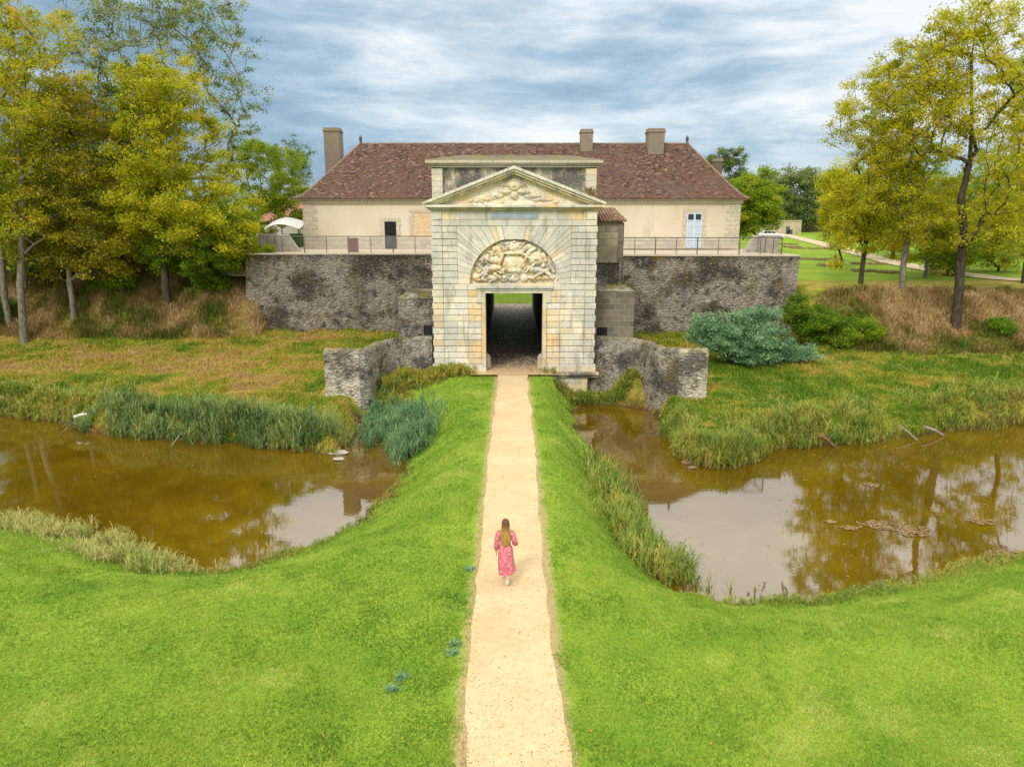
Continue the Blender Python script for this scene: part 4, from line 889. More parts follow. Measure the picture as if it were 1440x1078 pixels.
def tree(name,label,base,Y,ell,mat,bark,tips=150,lpt=90,leaf=.13,spread=.5,r=.3,lean=(0,0),tone=(.2,.9),fork=.3,seed=0,group=None,cat='tree',ends=None,lm=None):
    LM=lm or (1.9 if cat=='tree' else 1.3); r=r*.78
    g=np.random.default_rng(seed+100); bx=at(base,400,Y)[0]; bz=gz(bx,Y); E=[]
    for (cx,cy,rx,ry) in ell:
        c=at(cx,cy,Y); k=Y*.99/1000; E.append((np.array((c[0],Y,c[2])),np.array((rx*k,min(rx,ry*1.2)*k,ry*k))))
    vol=np.array([q[1][0]*q[1][2] for q in E]); cnt=(tips*vol/vol.sum()).astype(int)+1; T=[]
    for (c,rr),m in zip(E,cnt):
        d=g.normal(0,1,(m,3)); d/=np.linalg.norm(d,axis=1,keepdims=True); T.append(c+d*rr*(g.random((m,1))**.42)*(.88+.25*g.random((m,1))))
    T=np.concatenate(T); T[:,2]=np.maximum(T[:,2],np.array([gz(a,b) for a,b in T[:,:2]])+.5)
    top=max(c[2]-.05*rr[2] for c,rr in E); topc=max(E,key=lambda q:q[0][2])[0]
    N=[np.array((bx,Y,bz-.4))]; par=[-1]; nt=9; low=min(c[2]-rr[2]*.6 for c,rr in E)
    for i in range(1,nt+1):
        t=i/nt; p=np.array((lerp(bx,topc[0],t**1.3)+g.normal(0,.16)*(i>1),lerp(Y,topc[1],t)+g.normal(0,.16),lerp(bz,top,t))); N.append(p); par.append(len(N)-2)
    trunk_n=len(N); H=top-bz; order=np.argsort(np.linalg.norm(T-np.array([topc[0],Y,bz+H*.35]),axis=1)); tipn=[]
    mid=(bz+max(.12*H,0.3))
    for ti in order:
        t=T[ti]; A=np.array(N); dv=t-A; dist=np.linalg.norm(dv,axis=1); pen=dist+1.6*np.maximum(0,A[:,2]-(t[2]-.25*dist))+np.where(A[:,2]<mid,50,0); pen[0]=1e9
        j=int(np.argmin(pen)); p0=A[j]; n=max(2,min(6,int(dist[j]/.8))); last=j
        side=g.normal(0,.07,3)*dist[j]
        for i in range(1,n+1):
            u=i/n; p=p0+(t-p0)*u+side*math.sin(math.pi*u)*.6; p[2]+=.10*dist[j]*math.sin(math.pi*u); N.append(p); par.append(last); last=len(N)-1
        tipn.append(last)
    N=np.array(N); w=np.zeros(len(N)); 
    for t in tipn: w[t]+=1
    for i in range(len(N)-1,0,-1): w[par[i]]+=w[i]
    rad=.006+ r*(w/w[0])**.62; rad[0]=r*1.25
    rt=empty(name,(bx,Y,bz),label,cat,group)
    V,F=tube_edges(N,par,rad); fast('trunk',V,F,bark,parent=rt,smooth=True)
    # leaves at tips and along last twigs
    cent=[];
    tp=N[tipn]; pr_=N[[par[t] for t in tipn]]
    cent=np.concatenate([tp,(tp+pr_)/2]); ct=g.random(len(cent))*.7; 
    m=len(cent); per=np.maximum(1,(lpt*LM*.5*(.3+1.4*g.random(m))).astype(int)); idx=np.repeat(np.arange(m),per); n=len(idx)
    sp=spread*(.6+.8*g.random(m))[idx]
    o=g.normal(0,1,(n,3)); o=o/np.linalg.norm(o,axis=1,keepdims=True)*(g.random((n,1))**.6)*np.stack([sp,sp,sp*.6],1)*1.35; p=cent[idx]+o
    a=g.normal(0,1,(n,3)); a/=np.linalg.norm(a,axis=1,keepdims=True); b=g.normal(0,1,(n,3)); b=np.cross(a,b); b/=np.linalg.norm(b,axis=1,keepdims=True)
    s=leaf*1.1*(.45+1.1*g.random((n,1))**1.3); V=np.stack([p-a*s*.5,p+b*s*.28,p+a*s*.5,p-b*s*.28],1).reshape(-1,3); F=np.arange(4*n).reshape(n,4)
    tn=np.clip(lerp(tone[0],tone[1],ct[idx]/.7)*1+g.normal(0,.10,n),0,1.05)
    fast('crown',V,F,mat,tone=np.repeat(tn,4),parent=rt); return rt
GLX=[];GL='trees on the left earth rampart'; GR='trees on the right earth rampart'
tree('broadleaf_tree','large dense yellow-green tree with dark trunk nearest the left rampart wall',233,53.3,[(245,190,78,95),(262,285,95,80),(185,285,60,75),(215,130,55,50),(300,330,55,40)],L_YB,BK2,430,120,.15,.62,.34,seed=1,tone=(.15,.8),group=GL)
tree('ash_tree','tall half-bare ash tree rising above the yellow tree at left',185,62,[(225,50,125,80),(330,105,42,65),(140,80,65,60),(285,20,65,55),(335,185,30,45),(335,240,25,30),(200,0,110,50)],L_A,BK1,480,55,.14,.5,.30,seed=2,group=GL,lm=1.35,tone=(.1,.95))
tree('broadleaf_tree','orange-yellow tree with pale twin trunks at the far left edge',22,50.5,[(35,90,80,100),(-10,190,60,90),(60,170,55,60),(35,290,55,60)],L_Y,BK1,330,75,.15,.6,.30,seed=3,group=GL,tone=(.35,1),lm=1.5)
tree('broadleaf_tree','second pale-trunked yellow tree beside the far left edge',5,52,[(-30,60,70,80),(10,250,55,60),(-60,200,60,90)],L_Y,BK1,200,80,.15,.6,.26,seed=4,group=GL)
tree('broadleaf_tree','olive and rust coloured tree left of the big yellow tree',98,52.3,[(105,190,70,85),(100,290,60,60),(60,340,50,50),(135,350,50,50)],L_O,BK1,300,100,.15,.62,.24,seed=5,group=GL,tone=(.05,.75))
tree('broadleaf_tree','dark green dense tree behind the olive tree at left',150,64,[(130,220,100,80),(190,170,65,65),(60,250,70,70)],L_D,BK2,300,130,.17,.75,.35,seed=6,group=GL)
tree('broadleaf_tree','small green tree with thin trunk close to the left rampart end',272,54.5,[(290,350,65,46),(325,330,42,45),(245,345,45,45)],L_G,BK3,240,110,.13,.5,.13,seed=7,group=GL)
tree('broadleaf_tree','bright lime tree behind the left end of the railing',365,74,[(385,245,48,48),(350,300,45,45),(405,275,35,35),(345,225,30,30),(425,305,20,14)],L_G,BK3,230,95,.16,.55,.25,seed=8,group=GL,tone=(.5,.95))
tree('bare_tree','nearly bare grey tree beside the tall left chimney',412,96,[(412,222,30,30),(425,235,18,28)],L_A,BK1,120,25,.16,.5,.2,seed=9,group=GL,tone=(0,.4))
tree('broadleaf_tree','low olive-green tree at the far left under the orange tree',28,54,[(20,330,50,50),(60,300,40,45),(-30,320,50,55)],L_G,BK1,190,95,.14,.6,.16,seed=10,group=GL,tone=(.15,.8))
tree('broadleaf_tree','yellow-brown understorey tree between the left trunks',160,58,[(150,350,70,42),(200,320,45,55),(90,290,60,60)],L_Y,BK2,220,100,.15,.6,.15,seed=11,group=GL)
tree('broadleaf_tree','distant green tree far behind the left tree group',60,92,[(60,300,90,50),(160,310,80,40),(-40,280,80,60)],L_D,BK2,240,80,.24,1.0,.3,seed=12,group=GL)
tree('broadleaf_tree','distant yellow-green tree behind the left pavilion',320,98,[(300,300,80,35),(250,310,50,30),(370,310,40,22)],L_G,BK2,200,80,.22,.9,.25,seed=13,group=GL)
tree('broadleaf_tree','yellow-olive tree with slim dark trunk nearest the field at right',1210,55.5,[(1228,170,55,75),(1225,260,62,70),(1200,300,42,60),(1245,330,40,40),(1180,370,14,10)],L_YB,BK2,360,100,.13,.48,.21,seed=21,group=GR,tone=(.2,.9),lm=1.4)
tree('broadleaf_tree','tall tree with mossy pale-ringed trunk, second from left on right rampart',1270,52.6,[(1285,170,62,85),(1290,290,60,60),(1262,250,45,60),(1290,90,50,45)],L_YB,BK1,400,80,.13,.5,.26,seed=22,group=GR,tone=(.15,.85),lm=1.5)
tree('ash_tree','large sparse yellow tree with thick leaning trunk at right edge',1352,49.3,[(1395,110,75,100),(1340,70,60,55),(1420,230,60,80),(1320,160,55,70),(1400,310,60,50),(1370,30,60,30)],L_YB,BK2,560,60,.13,.5,.36,seed=23,group=GR,tone=(.2,.95),lm=1.5)
tree('broadleaf_tree','dense yellow-green tree partly cut by the right picture edge',1440,56,[(1450,180,60,120),(1440,300,60,60),(1500,120,80,120)],L_Y,BK2,280,85,.15,.6,.24,seed=24,group=GR)
tree('broadleaf_tree','small yellow tree between the two middle trunks at right',1298,60,[(1310,330,48,50),(1330,280,40,40)],L_Y,BK1,150,100,.14,.55,.17,seed=25,group=GR)
tree('broadleaf_tree','mid-distance tree beyond the track behind the slim trunk',1253,80,[(1255,310,40,45),(1235,260,35,45),(1280,280,30,40)],L_G,BK2,170,90,.17,.65,.22,seed=26,group=GR)
tree('broadleaf_tree','broad green tree in the field behind the right trunks',1340,88,[(1340,300,75,50),(1390,270,50,50),(1300,260,40,50)],L_G,BK2,230,95,.2,.8,.3,seed=27,group=GR)
tree('broadleaf_tree','olive tree in the field behind the right picture edge',1430,84,[(1430,310,60,50),(1480,270,60,60)],L_Y,BK2,180,95,.2,.8,.26,seed=28,group=GR)
tree('broadleaf_tree','round yellow-green tree just right of the guardhouse roof',1063,88,[(1064,280,33,42),(1045,300,28,34),(1080,300,17,28),(1050,262,22,18)],L_G,BK2,260,120,.17,.65,.2,seed=29,tone=(.3,1),group='trees beyond the guardhouse')
tree('broadleaf_tree','sparse dark-leaved tree rising behind the dark brick chimney',1022,104,[(1025,222,22,14),(1000,235,18,14),(1035,255,20,24)],L_A,BK1,110,80,.2,.6,.2,seed=30,group='trees beyond the guardhouse',tone=(.1,.6))
tree('broadleaf_tree','distant blue-green tree beside the beige wall',1128,160,[(1122,266,36,30),(1140,255,24,18),(1108,292,22,26),(1140,295,22,30),(1095,262,18,20)],L_A,BK2,260,100,.34,1.2,.4,seed=31,group='trees beyond the guardhouse',tone=(.2,.7),lm=1.1)
tree('broadleaf_tree','distant dark tree behind the barn at right',1160,175,[(1165,275,26,26),(1185,300,30,30),(1210,280,30,50)],L_A,BK2,150,70,.34,1.2,.4,seed=32,group='trees beyond the guardhouse')
for i,(bx,Y,cx,cy,rx,ry,mt,l) in enumerate([(1250,150,1250,300,55,30,L_G,'far dark tree showing between slim trunk and ringed trunk at right'),(1380,160,1370,300,90,35,L_D,'far dark tree low behind the leaning trunk'),(80,140,60,320,120,40,L_D,'far dark tree at the left edge behind the rampart'),(230,150,240,320,110,35,L_D,'far dark tree behind the big yellow tree')]):
    tree('broadleaf_tree',l,bx,Y,[(cx,cy,rx,ry)],mt,BK2,220,90,.36,1.5,.35,seed=40+i,group='far trees')
for i,(bx,Y,el,mt,l) in enumerate([
 (60,57,[(60,360,65,30),(10,350,45,34)],L_G,'low green understorey tree at far left behind the pale trunks'),
 (200,58,[(190,365,55,26),(150,350,40,34)],L_Y,'low yellow understorey tree behind the dark trunk at left'),
 (320,57,[(325,360,28,30),(295,340,35,34)],L_YB,'low bright understorey tree just left of the railing'),
 (1400,66,[(1400,345,50,40),(1380,320,40,40)],L_Y,'low yellow understorey tree behind the leaning trunk'),
 (1180,70,[(1185,300,30,50),(1175,265,20,40)],L_YB,'narrow bright yellow tree behind the slim trunk'),
 (1330,63,[(1335,350,36,34)],L_G,'low green tree between ringed trunk and leaning trunk'),
 (120,60,[(115,370,40,24),(80,350,30,26)],L_D,'dark low understorey tree among the left trunks'),
 (260,60,[(270,365,40,26)],L_D,'dark low understorey tree right of the dark trunk at left')]):
    tree('understorey_tree',l,bx,Y,el,mt,BK2,150,80,.16,.65,.12,seed=70+i,group='understorey trees',cat='tree')
# far woodland band, distance haze put into its paler leaf colour
N=60000; th_=rng.random(N)*2-1; Y=260+rng.random(N)*60; X=th_*Y*1.3; z0=ground(X,Y); hh=6+5*fbm(X,Y*0,.03)
P=np.stack([X,Y,z0+rng.random(N)**.8*hh],1); a=rng.normal(0,1,(N,3)); a/=np.linalg.norm(a,axis=1,keepdims=True); b=np.cross(a,rng.normal(0,1,(N,3))); b/=np.linalg.norm(b,axis=1,keepdims=True); s=1.3*(.6+.8*rng.random((N,1)))
o=fast('far_woodland',np.stack([P-a*s*.5,P+b*s*.4,P+a*s*.5,P-b*s*.4],1).reshape(-1,3),np.arange(4*N).reshape(N,4),L_A,tone=np.repeat(rng.random(N)*.7,4)); tag(o,'hazy dark woodland along the horizon','woodland',kind='stuff')
# ---- bushes
def bush(name,label,px,Y,ell,mat,tips,lpt,leaf,spread,seed,tone=(.1,.9),cat='bush'):
    return tree(name,label,px,Y,ell,mat,BK2,tips,lpt,leaf,spread,.07,seed=seed,tone=tone,cat=cat)
L_T=leafmat('silver_teal_leaves',[(.10,(.05,.13,.055)),(.4,(.13,.28,.13)),(.7,(.27,.46,.24)),(1,(.46,.62,.34))],.3)
bush('teal_bush','large silvery teal bush on the slope right of the gate',1055,45.5,[(1020,470,48,30),(1060,485,55,34),(1115,500,36,22),(990,462,22,22),(1060,445,40,14)],L_T,430,120,.095,.34,51,(.05,1))
bush('green_shrub','green shrub against the right end of the mossy rampart',1140,49.5,[(1150,455,36,26),(1120,440,20,26),(1185,462,32,20)],L_G,190,110,.11,.38,52,(.0,.6))
bush('green_shrub','smaller green shrub on the slope below the slim trunk',1215,48.3,[(1215,465,26,16),(1190,480,20,10)],L_G,90,100,.11,.34,53,(.2,.8))
bush('green_shrub','low green bush in the dry grass at right edge',1408,48.8,[(1408,472,20,10)],L_G,50,80,.11,.3,54,(.0,.6))
bush('green_shrub','bright branch of shrub hanging over left rampart corner',345,54.6,[(352,352,22,12),(376,350,12,6),(335,362,18,12)],L_G,70,80,.12,.3,57,(.5,1.))
for i,(a,b) in enumerate(((-4.5,20.2),)): pass
for i,(px,Y,el,mt,l) in enumerate([
 (150,54.5,[(150,405,30,18),(175,398,20,14)],L_G,'wide green shrub right of the olive tree trunk'),
 (300,54.5,[(300,400,26,18)],L_G,'green shrub beside the small thin-trunk tree at left'),
 (5,52.5,[(0,440,24,20)],L_D,'dark shrub against the left picture edge')]):
    bush('understorey_shrub',l,px,Y,el,mt,70,80,.11,.36,80+i,(.0,.7))
# small blue-green weeds in the lawn
TH_=leafmat('dull_thistle_leaves',[(0,(.11,.22,.10)),(.5,(.20,.35,.18)),(1,(.32,.46,.28))],.3)
def weed(px,py,label,r=.22):
    a=TH+math.atan((py-539)/1000); D=CH/math.tan(a); zc=D*math.cos(TH)+CH*math.sin(TH); X=(px-720)*zc/1000; z=gz(X,D); n=150
    az=rng.random(n)*2*np.pi; el=rng.random(n)*.8; L=r*(.5+.6*rng.random(n)); b0=np.stack([X+rng.normal(0,r*.5,n),D+rng.normal(0,r*.5,n),np.full(n,z)],1)
    d=np.stack([np.cos(az)*np.cos(el),np.sin(az)*np.cos(el),np.sin(el)],1)*L[:,None]; s=np.stack([-np.sin(az),np.cos(az),0*az],1)*.022
    V=np.stack([b0,b0+d*.5+s,b0+d,b0+d*.5-s],1).reshape(-1,3); o=fast('thistle_plant',V,np.arange(4*n).reshape(n,4),TH_,tone=np.repeat(rng.random(n)*.8,4),org=(X,D,z)); tag(o,label,'weed','blue-green weeds in the lawn')
for a in ((660,800,'blue-green thistle nearest the walking woman'),(640,905,'blue-green thistle beside path halfway down the left lawn'),(636,918,'low blue-green thistle just below the larger one by the path'),(566,952,'blue-green thistle further out in the left lawn'),(552,968,'lowest blue-green thistle in the left lawn')): weed(*a,r=.10)
# dock stems by the shore
for px,py,l in ((1105,832,'tall dark dried dock stem on the right shore'),(1064,822,'small dark dried stalk leaning over the right shore')):
    a=TH+math.atan((py-539)/1000); D=(CH+1.6)/math.tan(a); zc=D*math.cos(TH)+10.4*math.sin(TH); X=(px-720)*zc/1000; z=gz(X,D)
    k=MB(); 
    for q in range(3):
        ax=X+random.uniform(-.12,.12); hh=.55*(1-.3*q); lx=random.uniform(-.15,.15); k.tube((ax,D,z),(ax+lx,D,z+hh),.012,.008,n=5)
        for s_ in range(14): t=.5+.5*s_/14; k.tube((ax+lx*t,D,z+hh*t),(ax+lx*t+random.uniform(-.05,.05),D+random.uniform(-.05,.05),z+hh*t+.05),.018,.006,n=5)
    tag(k.build('dock_stem',WOD,None,org=(X,D,z)),l,'plant')
# logs, stones, floating mats
def wpt(px,py,z=WZ):
    a=TH+math.atan((py-539)/1000); D=(CH-z)/math.tan(a); return ((px-720)*(D*math.cos(TH)+(CH-z)*math.sin(TH))/1000,D,z)
for (p,q,r,m_,l) in (((1153,612,-1.2),(1174,628,-1.88),.085,WOD,'short red-brown log sticking from the right bank'),((1264,598,-1.3),(1290,619,-1.88),.05,PWD,'thin pale branch sloping into the water at right'),((1300,600,-1.4),(1327,612,-1.86),.08,PWD,'thick grey log end at the right bank'),((104,586,-1.2),(122,582,-1.1),.07,WHT,'short white pole on the left bank beside the reeds'),((88,608,-1.85),(108,590,-1.3),.035,WOD,'thin brown branch by the white pole at left'),((255,608,-1.4),(240,628,-1.88),.03,PWD,'straw-coloured stick below the left reed bed')):
    a,b=wpt(*p),wpt(*q); k=MB(); v=Vector(b)-Vector(a); mid=Vector(a)+v*.5+Vector((.03,.02,.04)); k.tube(a,mid,r,r*.92,n=9); k.tube(mid,b,r*.92,r*.75,n=9)
    k.tube(mid,mid+Vector((.12,.05,.14))*(r/.05),r*.3,r*.15,n=5)
    tag(k.build('driftwood_log' if r>.06 else 'fallen_branch',m_,None,smooth=False,org=a),l,'branch')
def stone(px,py,s,l,mat=PWD,flat=.5,z=WZ+.05):
    X,D,_=wpt(px,py,z); g=np.random.default_rng(int(px*7+py)); k=MB(); n=9; R=[]
    for lv,(rr,zz) in enumerate(((1,-.3),(1.05,.1),(.75,.55))): R.append([(X+s*rr*math.cos(t)*(.8+.4*g.random()),D+s*rr*.7*math.sin(t)*(.8+.4*g.random()),z+s*flat*zz) for t in np.linspace(0,2*math.pi,n,endpoint=False)])
    k.frus(R[0],R[1]);k.frus(R[1],R[2]); tag(k.build('stone',mat,None,org=(X,D,z)),l,'stone','stones at the water edge')
stone(968,650,.3,'brown rock at the right bank corner, leftmost of three',WOD); stone(982,645,.34,'brown rock at the right bank corner, uppermost of three',WOD); stone(974,657,.2,'brown rock at the right bank corner, lowest of three',WOD)
for a,b,c,l in ((479,636,.38,'pale flat slab at the corner of the left bank'),(476,645,.26,'pale slab lower in the water at the left bank corner'),(468,637,.24,'pale slab hard against the left bank corner')): stone(a,b,c,l,CON,.35)
def mat_(px,py,rx,ry,l):
    X,D,_=wpt(px,py,WZ); g=np.random.default_rng(int(px)); n=int(420*rx*ry/.26*.5+50); k=MB()
    for _ in range(n):
        r=g.random()**.75*1.25; t=g.random()*6.28; x=X+rx*r*math.cos(t)*(1+.3*math.sin(3*t)); y=D+ry*r*math.sin(t); a=g.random()*6.28; s=.02+.05*g.random(); z=WZ+.008+.02*g.random()
        k.poly([(x+s*math.cos(a+q),y+s*math.sin(a+q),z+.01*g.random()) for q in (0,1.4,3.1,4.6)])
    tag(k.build('floating_weed_mat',plain('brown_weed',(.24,.16,.07),.9,0,.5,9),None,org=(X,D,WZ)),l,'weed mat','floating weed mats')
mat_(1278,746,.62,.42,'largest brown floating weed mat in the right pool'); mat_(1232,738,.5,.32,'brown floating weed mat left of the largest one'); mat_(1380,733,.42,.28,'brown floating weed mat near the right picture edge'); mat_(1226,682,.25,.22,'small brown floating mat nearest the far bank'); mat_(1196,742,.3,.16,'thin scattered mat at the left end of the floating row'); mat_(1168,734,.18,.12,'tiny leftmost floating mat in the right pool'); mat_(1420,780,.5,.35,'brown weed mat against the near shore at right edge')
N=9000; x=3+rng.random(N)*30; y=17+rng.random(N)*27; d=sdpoly(x,y,RP); dens=np.clip(.10+1.1*sst((fbm(x,y,.35)-.42)/.2)*(x>9)+.7*(x<8.5)*(y>29)+.5*np.exp(-np.abs(d)/.5)*.8,0,1); ok=(d<-.15)&(rng.random(N)<dens*.55)
x2=-30+rng.random(1500)*27; y2=20+rng.random(1500)*20; d2=sdpoly(x2,y2,LP); ok2=(d2<-.1)&(rng.random(1500)<.12+.6*np.exp(-np.abs(d2)/.5))
x=np.concatenate([x[ok],x2[ok2]]); y=np.concatenate([y[ok],y2[ok2]]); n=len(x); a=rng.random(n)*6.28; s=(.02+.05*rng.random(n)**2)
P=np.stack([x,y,np.full(n,WZ+.006)],1); c=np.stack([np.cos(a)*s,np.sin(a)*s,0*a],1); d_=np.stack([-np.sin(a)*s*.5,np.cos(a)*s*.5,0*a],1)
o=fast('floating_leaves',np.stack([P-c,P+d_,P+c,P-d_],1).reshape(-1,3),np.arange(4*n).reshape(n,4),leafmat('wet_leaf_litter',[(0,(.10,.07,.015)),(.5,(.26,.17,.04)),(1,(.45,.33,.12))],.1),tone=np.repeat(rng.random(n),4)); tag(o,'brown and yellow leaves floating on the moat water','leaves',kind='stuff')
# rubble rows in field (low ruin lines): things
for i,(px,py,w_,l) in enumerate(((1100,344,18,'low rubble row nearest the white car'),(1140,350,26,'long low rubble row in the upper field'),(1115,348,10,'short rubble row in the upper field'),(1165,366,18,'low rubble row in the middle of the field'),(1130,365,20,'thin rubble line in the middle field'),(1222,372,20,'rubble row just right of slim trunk'),(1215,382,14,'lower rubble row beside slim trunk'),(1250,384,14,'rubble row left of the ringed trunk'),(1165,374,12,'small rubble line in the lower field'))):
    for Y in np.arange(54,200,.5):
        X,_,Z=at(px,py,Y)
        if Z<gz(X,Y): break
    k=MB(); g=random.Random(i); L=w_*Y/1000
    for _ in range(95):
        x=X+g.uniform(-L,L); y=Y+g.gauss(0,.35)-(x-X)*.2; z=gz(x,y); s=g.uniform(.1,.32)
        k.frus([(x-s,y-s*.7,z-.1),(x+s,y-s*.6,z-.1),(x+s*.9,y+s*.7,z-.1),(x-s*.8,y+s*.7,z-.1)],[(x-s*.6,y-s*.4,z+s*.7),(x+s*.5,y-s*.4,z+s*.6),(x+s*.5,y+s*.4,z+s*.7),(x-s*.5,y+s*.4,z+s*.8)])
    tag(k.build('rubble_row',plain('mossy_rubble_stone',(.20,.16,.06),.95,0,.5,4),None,org=(X,Y,gz(X,Y))),l,'ruin','rubble rows in the field')
# grit and pebbles on the path
N=9000; y=9.5+32*rng.random(N)**1.6; u=rng.random(N); pl_=np.interp(y,py_,PL);pr_=np.interp(y,py_,PR); u=np.where(rng.random(N)<.5,np.where(rng.random(N)<.5,u**3*.5,1-u**3*.5),u); x=pl_+(pr_-pl_)*(u*1.1-.05); n=N
s=.007+.012*rng.random(n)**2; c=np.stack([x,y,np.full(n,.016)],1); a_=rng.random(n)*6.28
V=np.stack([c+np.stack([np.cos(a_)*s,np.sin(a_)*s,0*s],1),c+np.stack([np.cos(a_+2.1)*s,np.sin(a_+2.1)*s,0*s],1),c+np.stack([np.cos(a_+4.2)*s,np.sin(a_+4.2)*s,0*s],1),c+np.stack([0*s,0*s,s*.9],1)],1).reshape(-1,3)
i4=np.arange(n)[:,None]*4; F=np.concatenate([i4+np.array([0,1,3]),i4+np.array([1,2,3]),i4+np.array([2,0,3])])
gm=leafmat('grit_stone',[(0,(.20,.13,.06)),(.5,(.42,.30,.16)),(1,(.62,.52,.36))],0.); o=fast('grit',V,F,gm,tone=np.repeat(rng.random(n),4)); tag(o,'loose grit and small pebbles on the sandy path','gravel',kind='stuff')
# fallen leaves
N=1300; y=9+34*rng.random(N)**1.4; x=(rng.random(N)*2-1)*(y*.76+1); z,d,far,el,er=ground(x,y,True); ok=(d>.3)&(y<42); x,y,z=x[ok],y[ok],z[ok]; n=len(x); keep=(np.abs(x)>.9)|(rng.random(n)<.35); x,y,z=x[keep],y[keep],z[keep]; n=len(x)
a=rng.random(n)*6.28; s=.015+.022*rng.random(n); P=np.stack([x,y,z+np.where(np.abs(x)<.8,.03,.07)],1); c=np.stack([np.cos(a)*s,np.sin(a)*s,rng.normal(0,.01,n)],1); d=np.stack([-np.sin(a)*s*.6,np.cos(a)*s*.6,rng.normal(0,.01,n)],1)
o=fast('fallen_leaves',np.stack([P-c,P+d,P+c,P-d],1).reshape(-1,3),np.arange(4*n).reshape(n,4),L_O,tone=np.repeat(.4+.6*rng.random(n),4)); tag(o,'scattered yellow-brown fallen leaves on lawn and path','leaves',kind='stuff')
# guard stones inside the gateway
for s,l in ((-1,'rounded guard stone inside the gateway on the left'),(1,'rounded guard stone inside the gateway on the right')):
    k=MB(); x=gx+s*1.72; k.tube((x,44.4,-.02),(x,44.4,.7),.27,.22,n=14); k.tube((x,44.4,.7),(x,44.4,.9),.22,.1,n=14); tag(k.build('guard_stone',QUO,None,org=(x,44.4,0)),l,'guard stone')
# ------------------------------------------------------------------ woman
WX,WY=-.16,16.45
Wm=empty('person',(WX,WY,0),'woman with long brown hair and red patterned dress walking away along the sandy path','person')
SK=plain('skin',(.60,.36,.26),.6,0,.05)
Jv=[];Je=[];Jr=[]
def J(p,r,par=None):
    Jv.append(Vector((p[0],p[1],p[2]))); Jr.append(r); i=len(Jv)-1
    if par is not None: Je.append((par,i))
    return i
pel=J((0,0,.93),(.145,.11)); wa=J((0,.01,1.08),(.115,.09),pel); ch=J((0,.02,1.26),(.14,.10),wa); ub=J((0,.01,1.37),(.10,.07),ch); nk=J((0,.02,1.44),(.05,.05),ub); hb=J((0,.035,1.50),(.062,.07),nk); hm=J((0,.04,1.57),(.078,.095),hb); ht=J((0,.03,1.64),(.062,.075),hm)
J((0,.125,1.555),(.012,.016),hm)
for s in (-1,1): J((s*.078,.03,1.565),(.012,.02),hm)
# left leg forward, right leg trailing
def leg(s,hip,knee,ank,heel,toe):
    a=J(hip,(.085,.09),pel); b=J(((hip[0]+knee[0])/2,(hip[1]+knee[1])/2,(hip[2]+knee[2])/2),(.075,.08),a); c=J(knee,(.052,.055),b); cc=J(((knee[0]*.65+ank[0]*.35),(knee[1]*.65+ank[1]*.35)-.02,(knee[2]*.65+ank[2]*.35)),(.05,.055),c); d=J(ank,(.032,.034),cc); J(toe,(.035,.025),d)
leg(-1,(-.085,.0,.86),(-.08,.20,.48),(-.075,.30,.10),None,(-.075,.46,.05))
leg(1,(.085,.0,.86),(.07,-.0,.47),(.04,-.22,.12),None,(.04,-.09,.05))
def arm(s,sh,el,wr,pd,fd):
    a=J(sh,(.055,.055),ub); b=J(el,(.038,.038),a); c=J(((el[0]+wr[0])/2,(el[1]+wr[1])/2,(el[2]+wr[2])/2),(.034,.034),b); d=J(wr,(.022,.026),c)
    p=Vector(wr)+Vector(pd)*.07; pm=J(p,(.022,.035),d); pd=Vector(pd); fd=Vector(fd)
    for k,L in enumerate((.062,.072,.068,.052)):
        off=fd*(k-1.5)*.018; q=p+off+pd*.02; f1=J(q,(.009,.009),pm); f2=J(q+pd*L*.5+Vector((0,.004,0)),(.008,.008),f1); J(q+pd*L+Vector((-s*.012,.012,0)),(.007,.007),f2)
    q=Vector(wr)+pd*.03+fd*-.035; t=J(q,(.010,.010),d); J(q+pd*.04+fd*-.012,(.008,.008),t)
arm(-1,(-.165,.01,1.345),(-.215,.0,1.09),(-.235,.04,.86),(-.02,.1,-1),(0,1,0))
arm(1,(.165,.01,1.345),(.235,-.03,1.10),(.215,.17,1.17),(-.2,.9,.3),(0,.3,-1))
me=bpy.data.meshes.new('body'); me.from_pydata(Jv,Je,[]); bo=bpy.data.objects.new('body',me); C.objects.link(bo); bo.parent=Wm; me.materials.append(SK)
md=bo.modifiers.new('sk','SKIN'); md.use_smooth_shade=True
for i,r in enumerate(Jr): me.skin_vertices[0].data[i].radius=r
me.skin_vertices[0].data[pel].use_root=True
sb=bo.modifiers.new('ss','SUBSURF'); sb.levels=1; sb.render_levels=2
def loft(rings,name,mat,parent,cap=True,n=28):
    V=[];F=[]
    for rg in rings: V+=rg
    n=len(rings[0])
    for i in range(len(rings)-1):
        for j in range(n): F.append([i*n+j,i*n+(j+1)%n,(i+1)*n+(j+1)%n,(i+1)*n+j])
    if cap: F.append(list(range(n))[::-1]); F.append([(len(rings)-1)*n+j for j in range(n)])
    me=bpy.data.meshes.new(name); me.from_pydata(V,[],F); me.materials.append(mat); me.polygons.foreach_set('use_smooth',[True]*len(F)); o=bpy.data.objects.new(name,me); C.objects.link(o); o.parent=parent; return o
m=M('floral_dress_fabric',.8,.2); v=m.vor(42,m.n.new('ShaderNodeTexCoord').outputs['Object']); n_=m.noise(55,3,.6,m.n.new('ShaderNodeTexCoord').outputs['Object'])
m.col(m.mix(m.ramp(n_,[(.47,0),(.53,1)]),(.52,.06,.10),m.mix(m.ramp(v,[(.25,0),(.5,1)]),(.88,.76,.77),(.66,.20,.25)))); DR=m.m
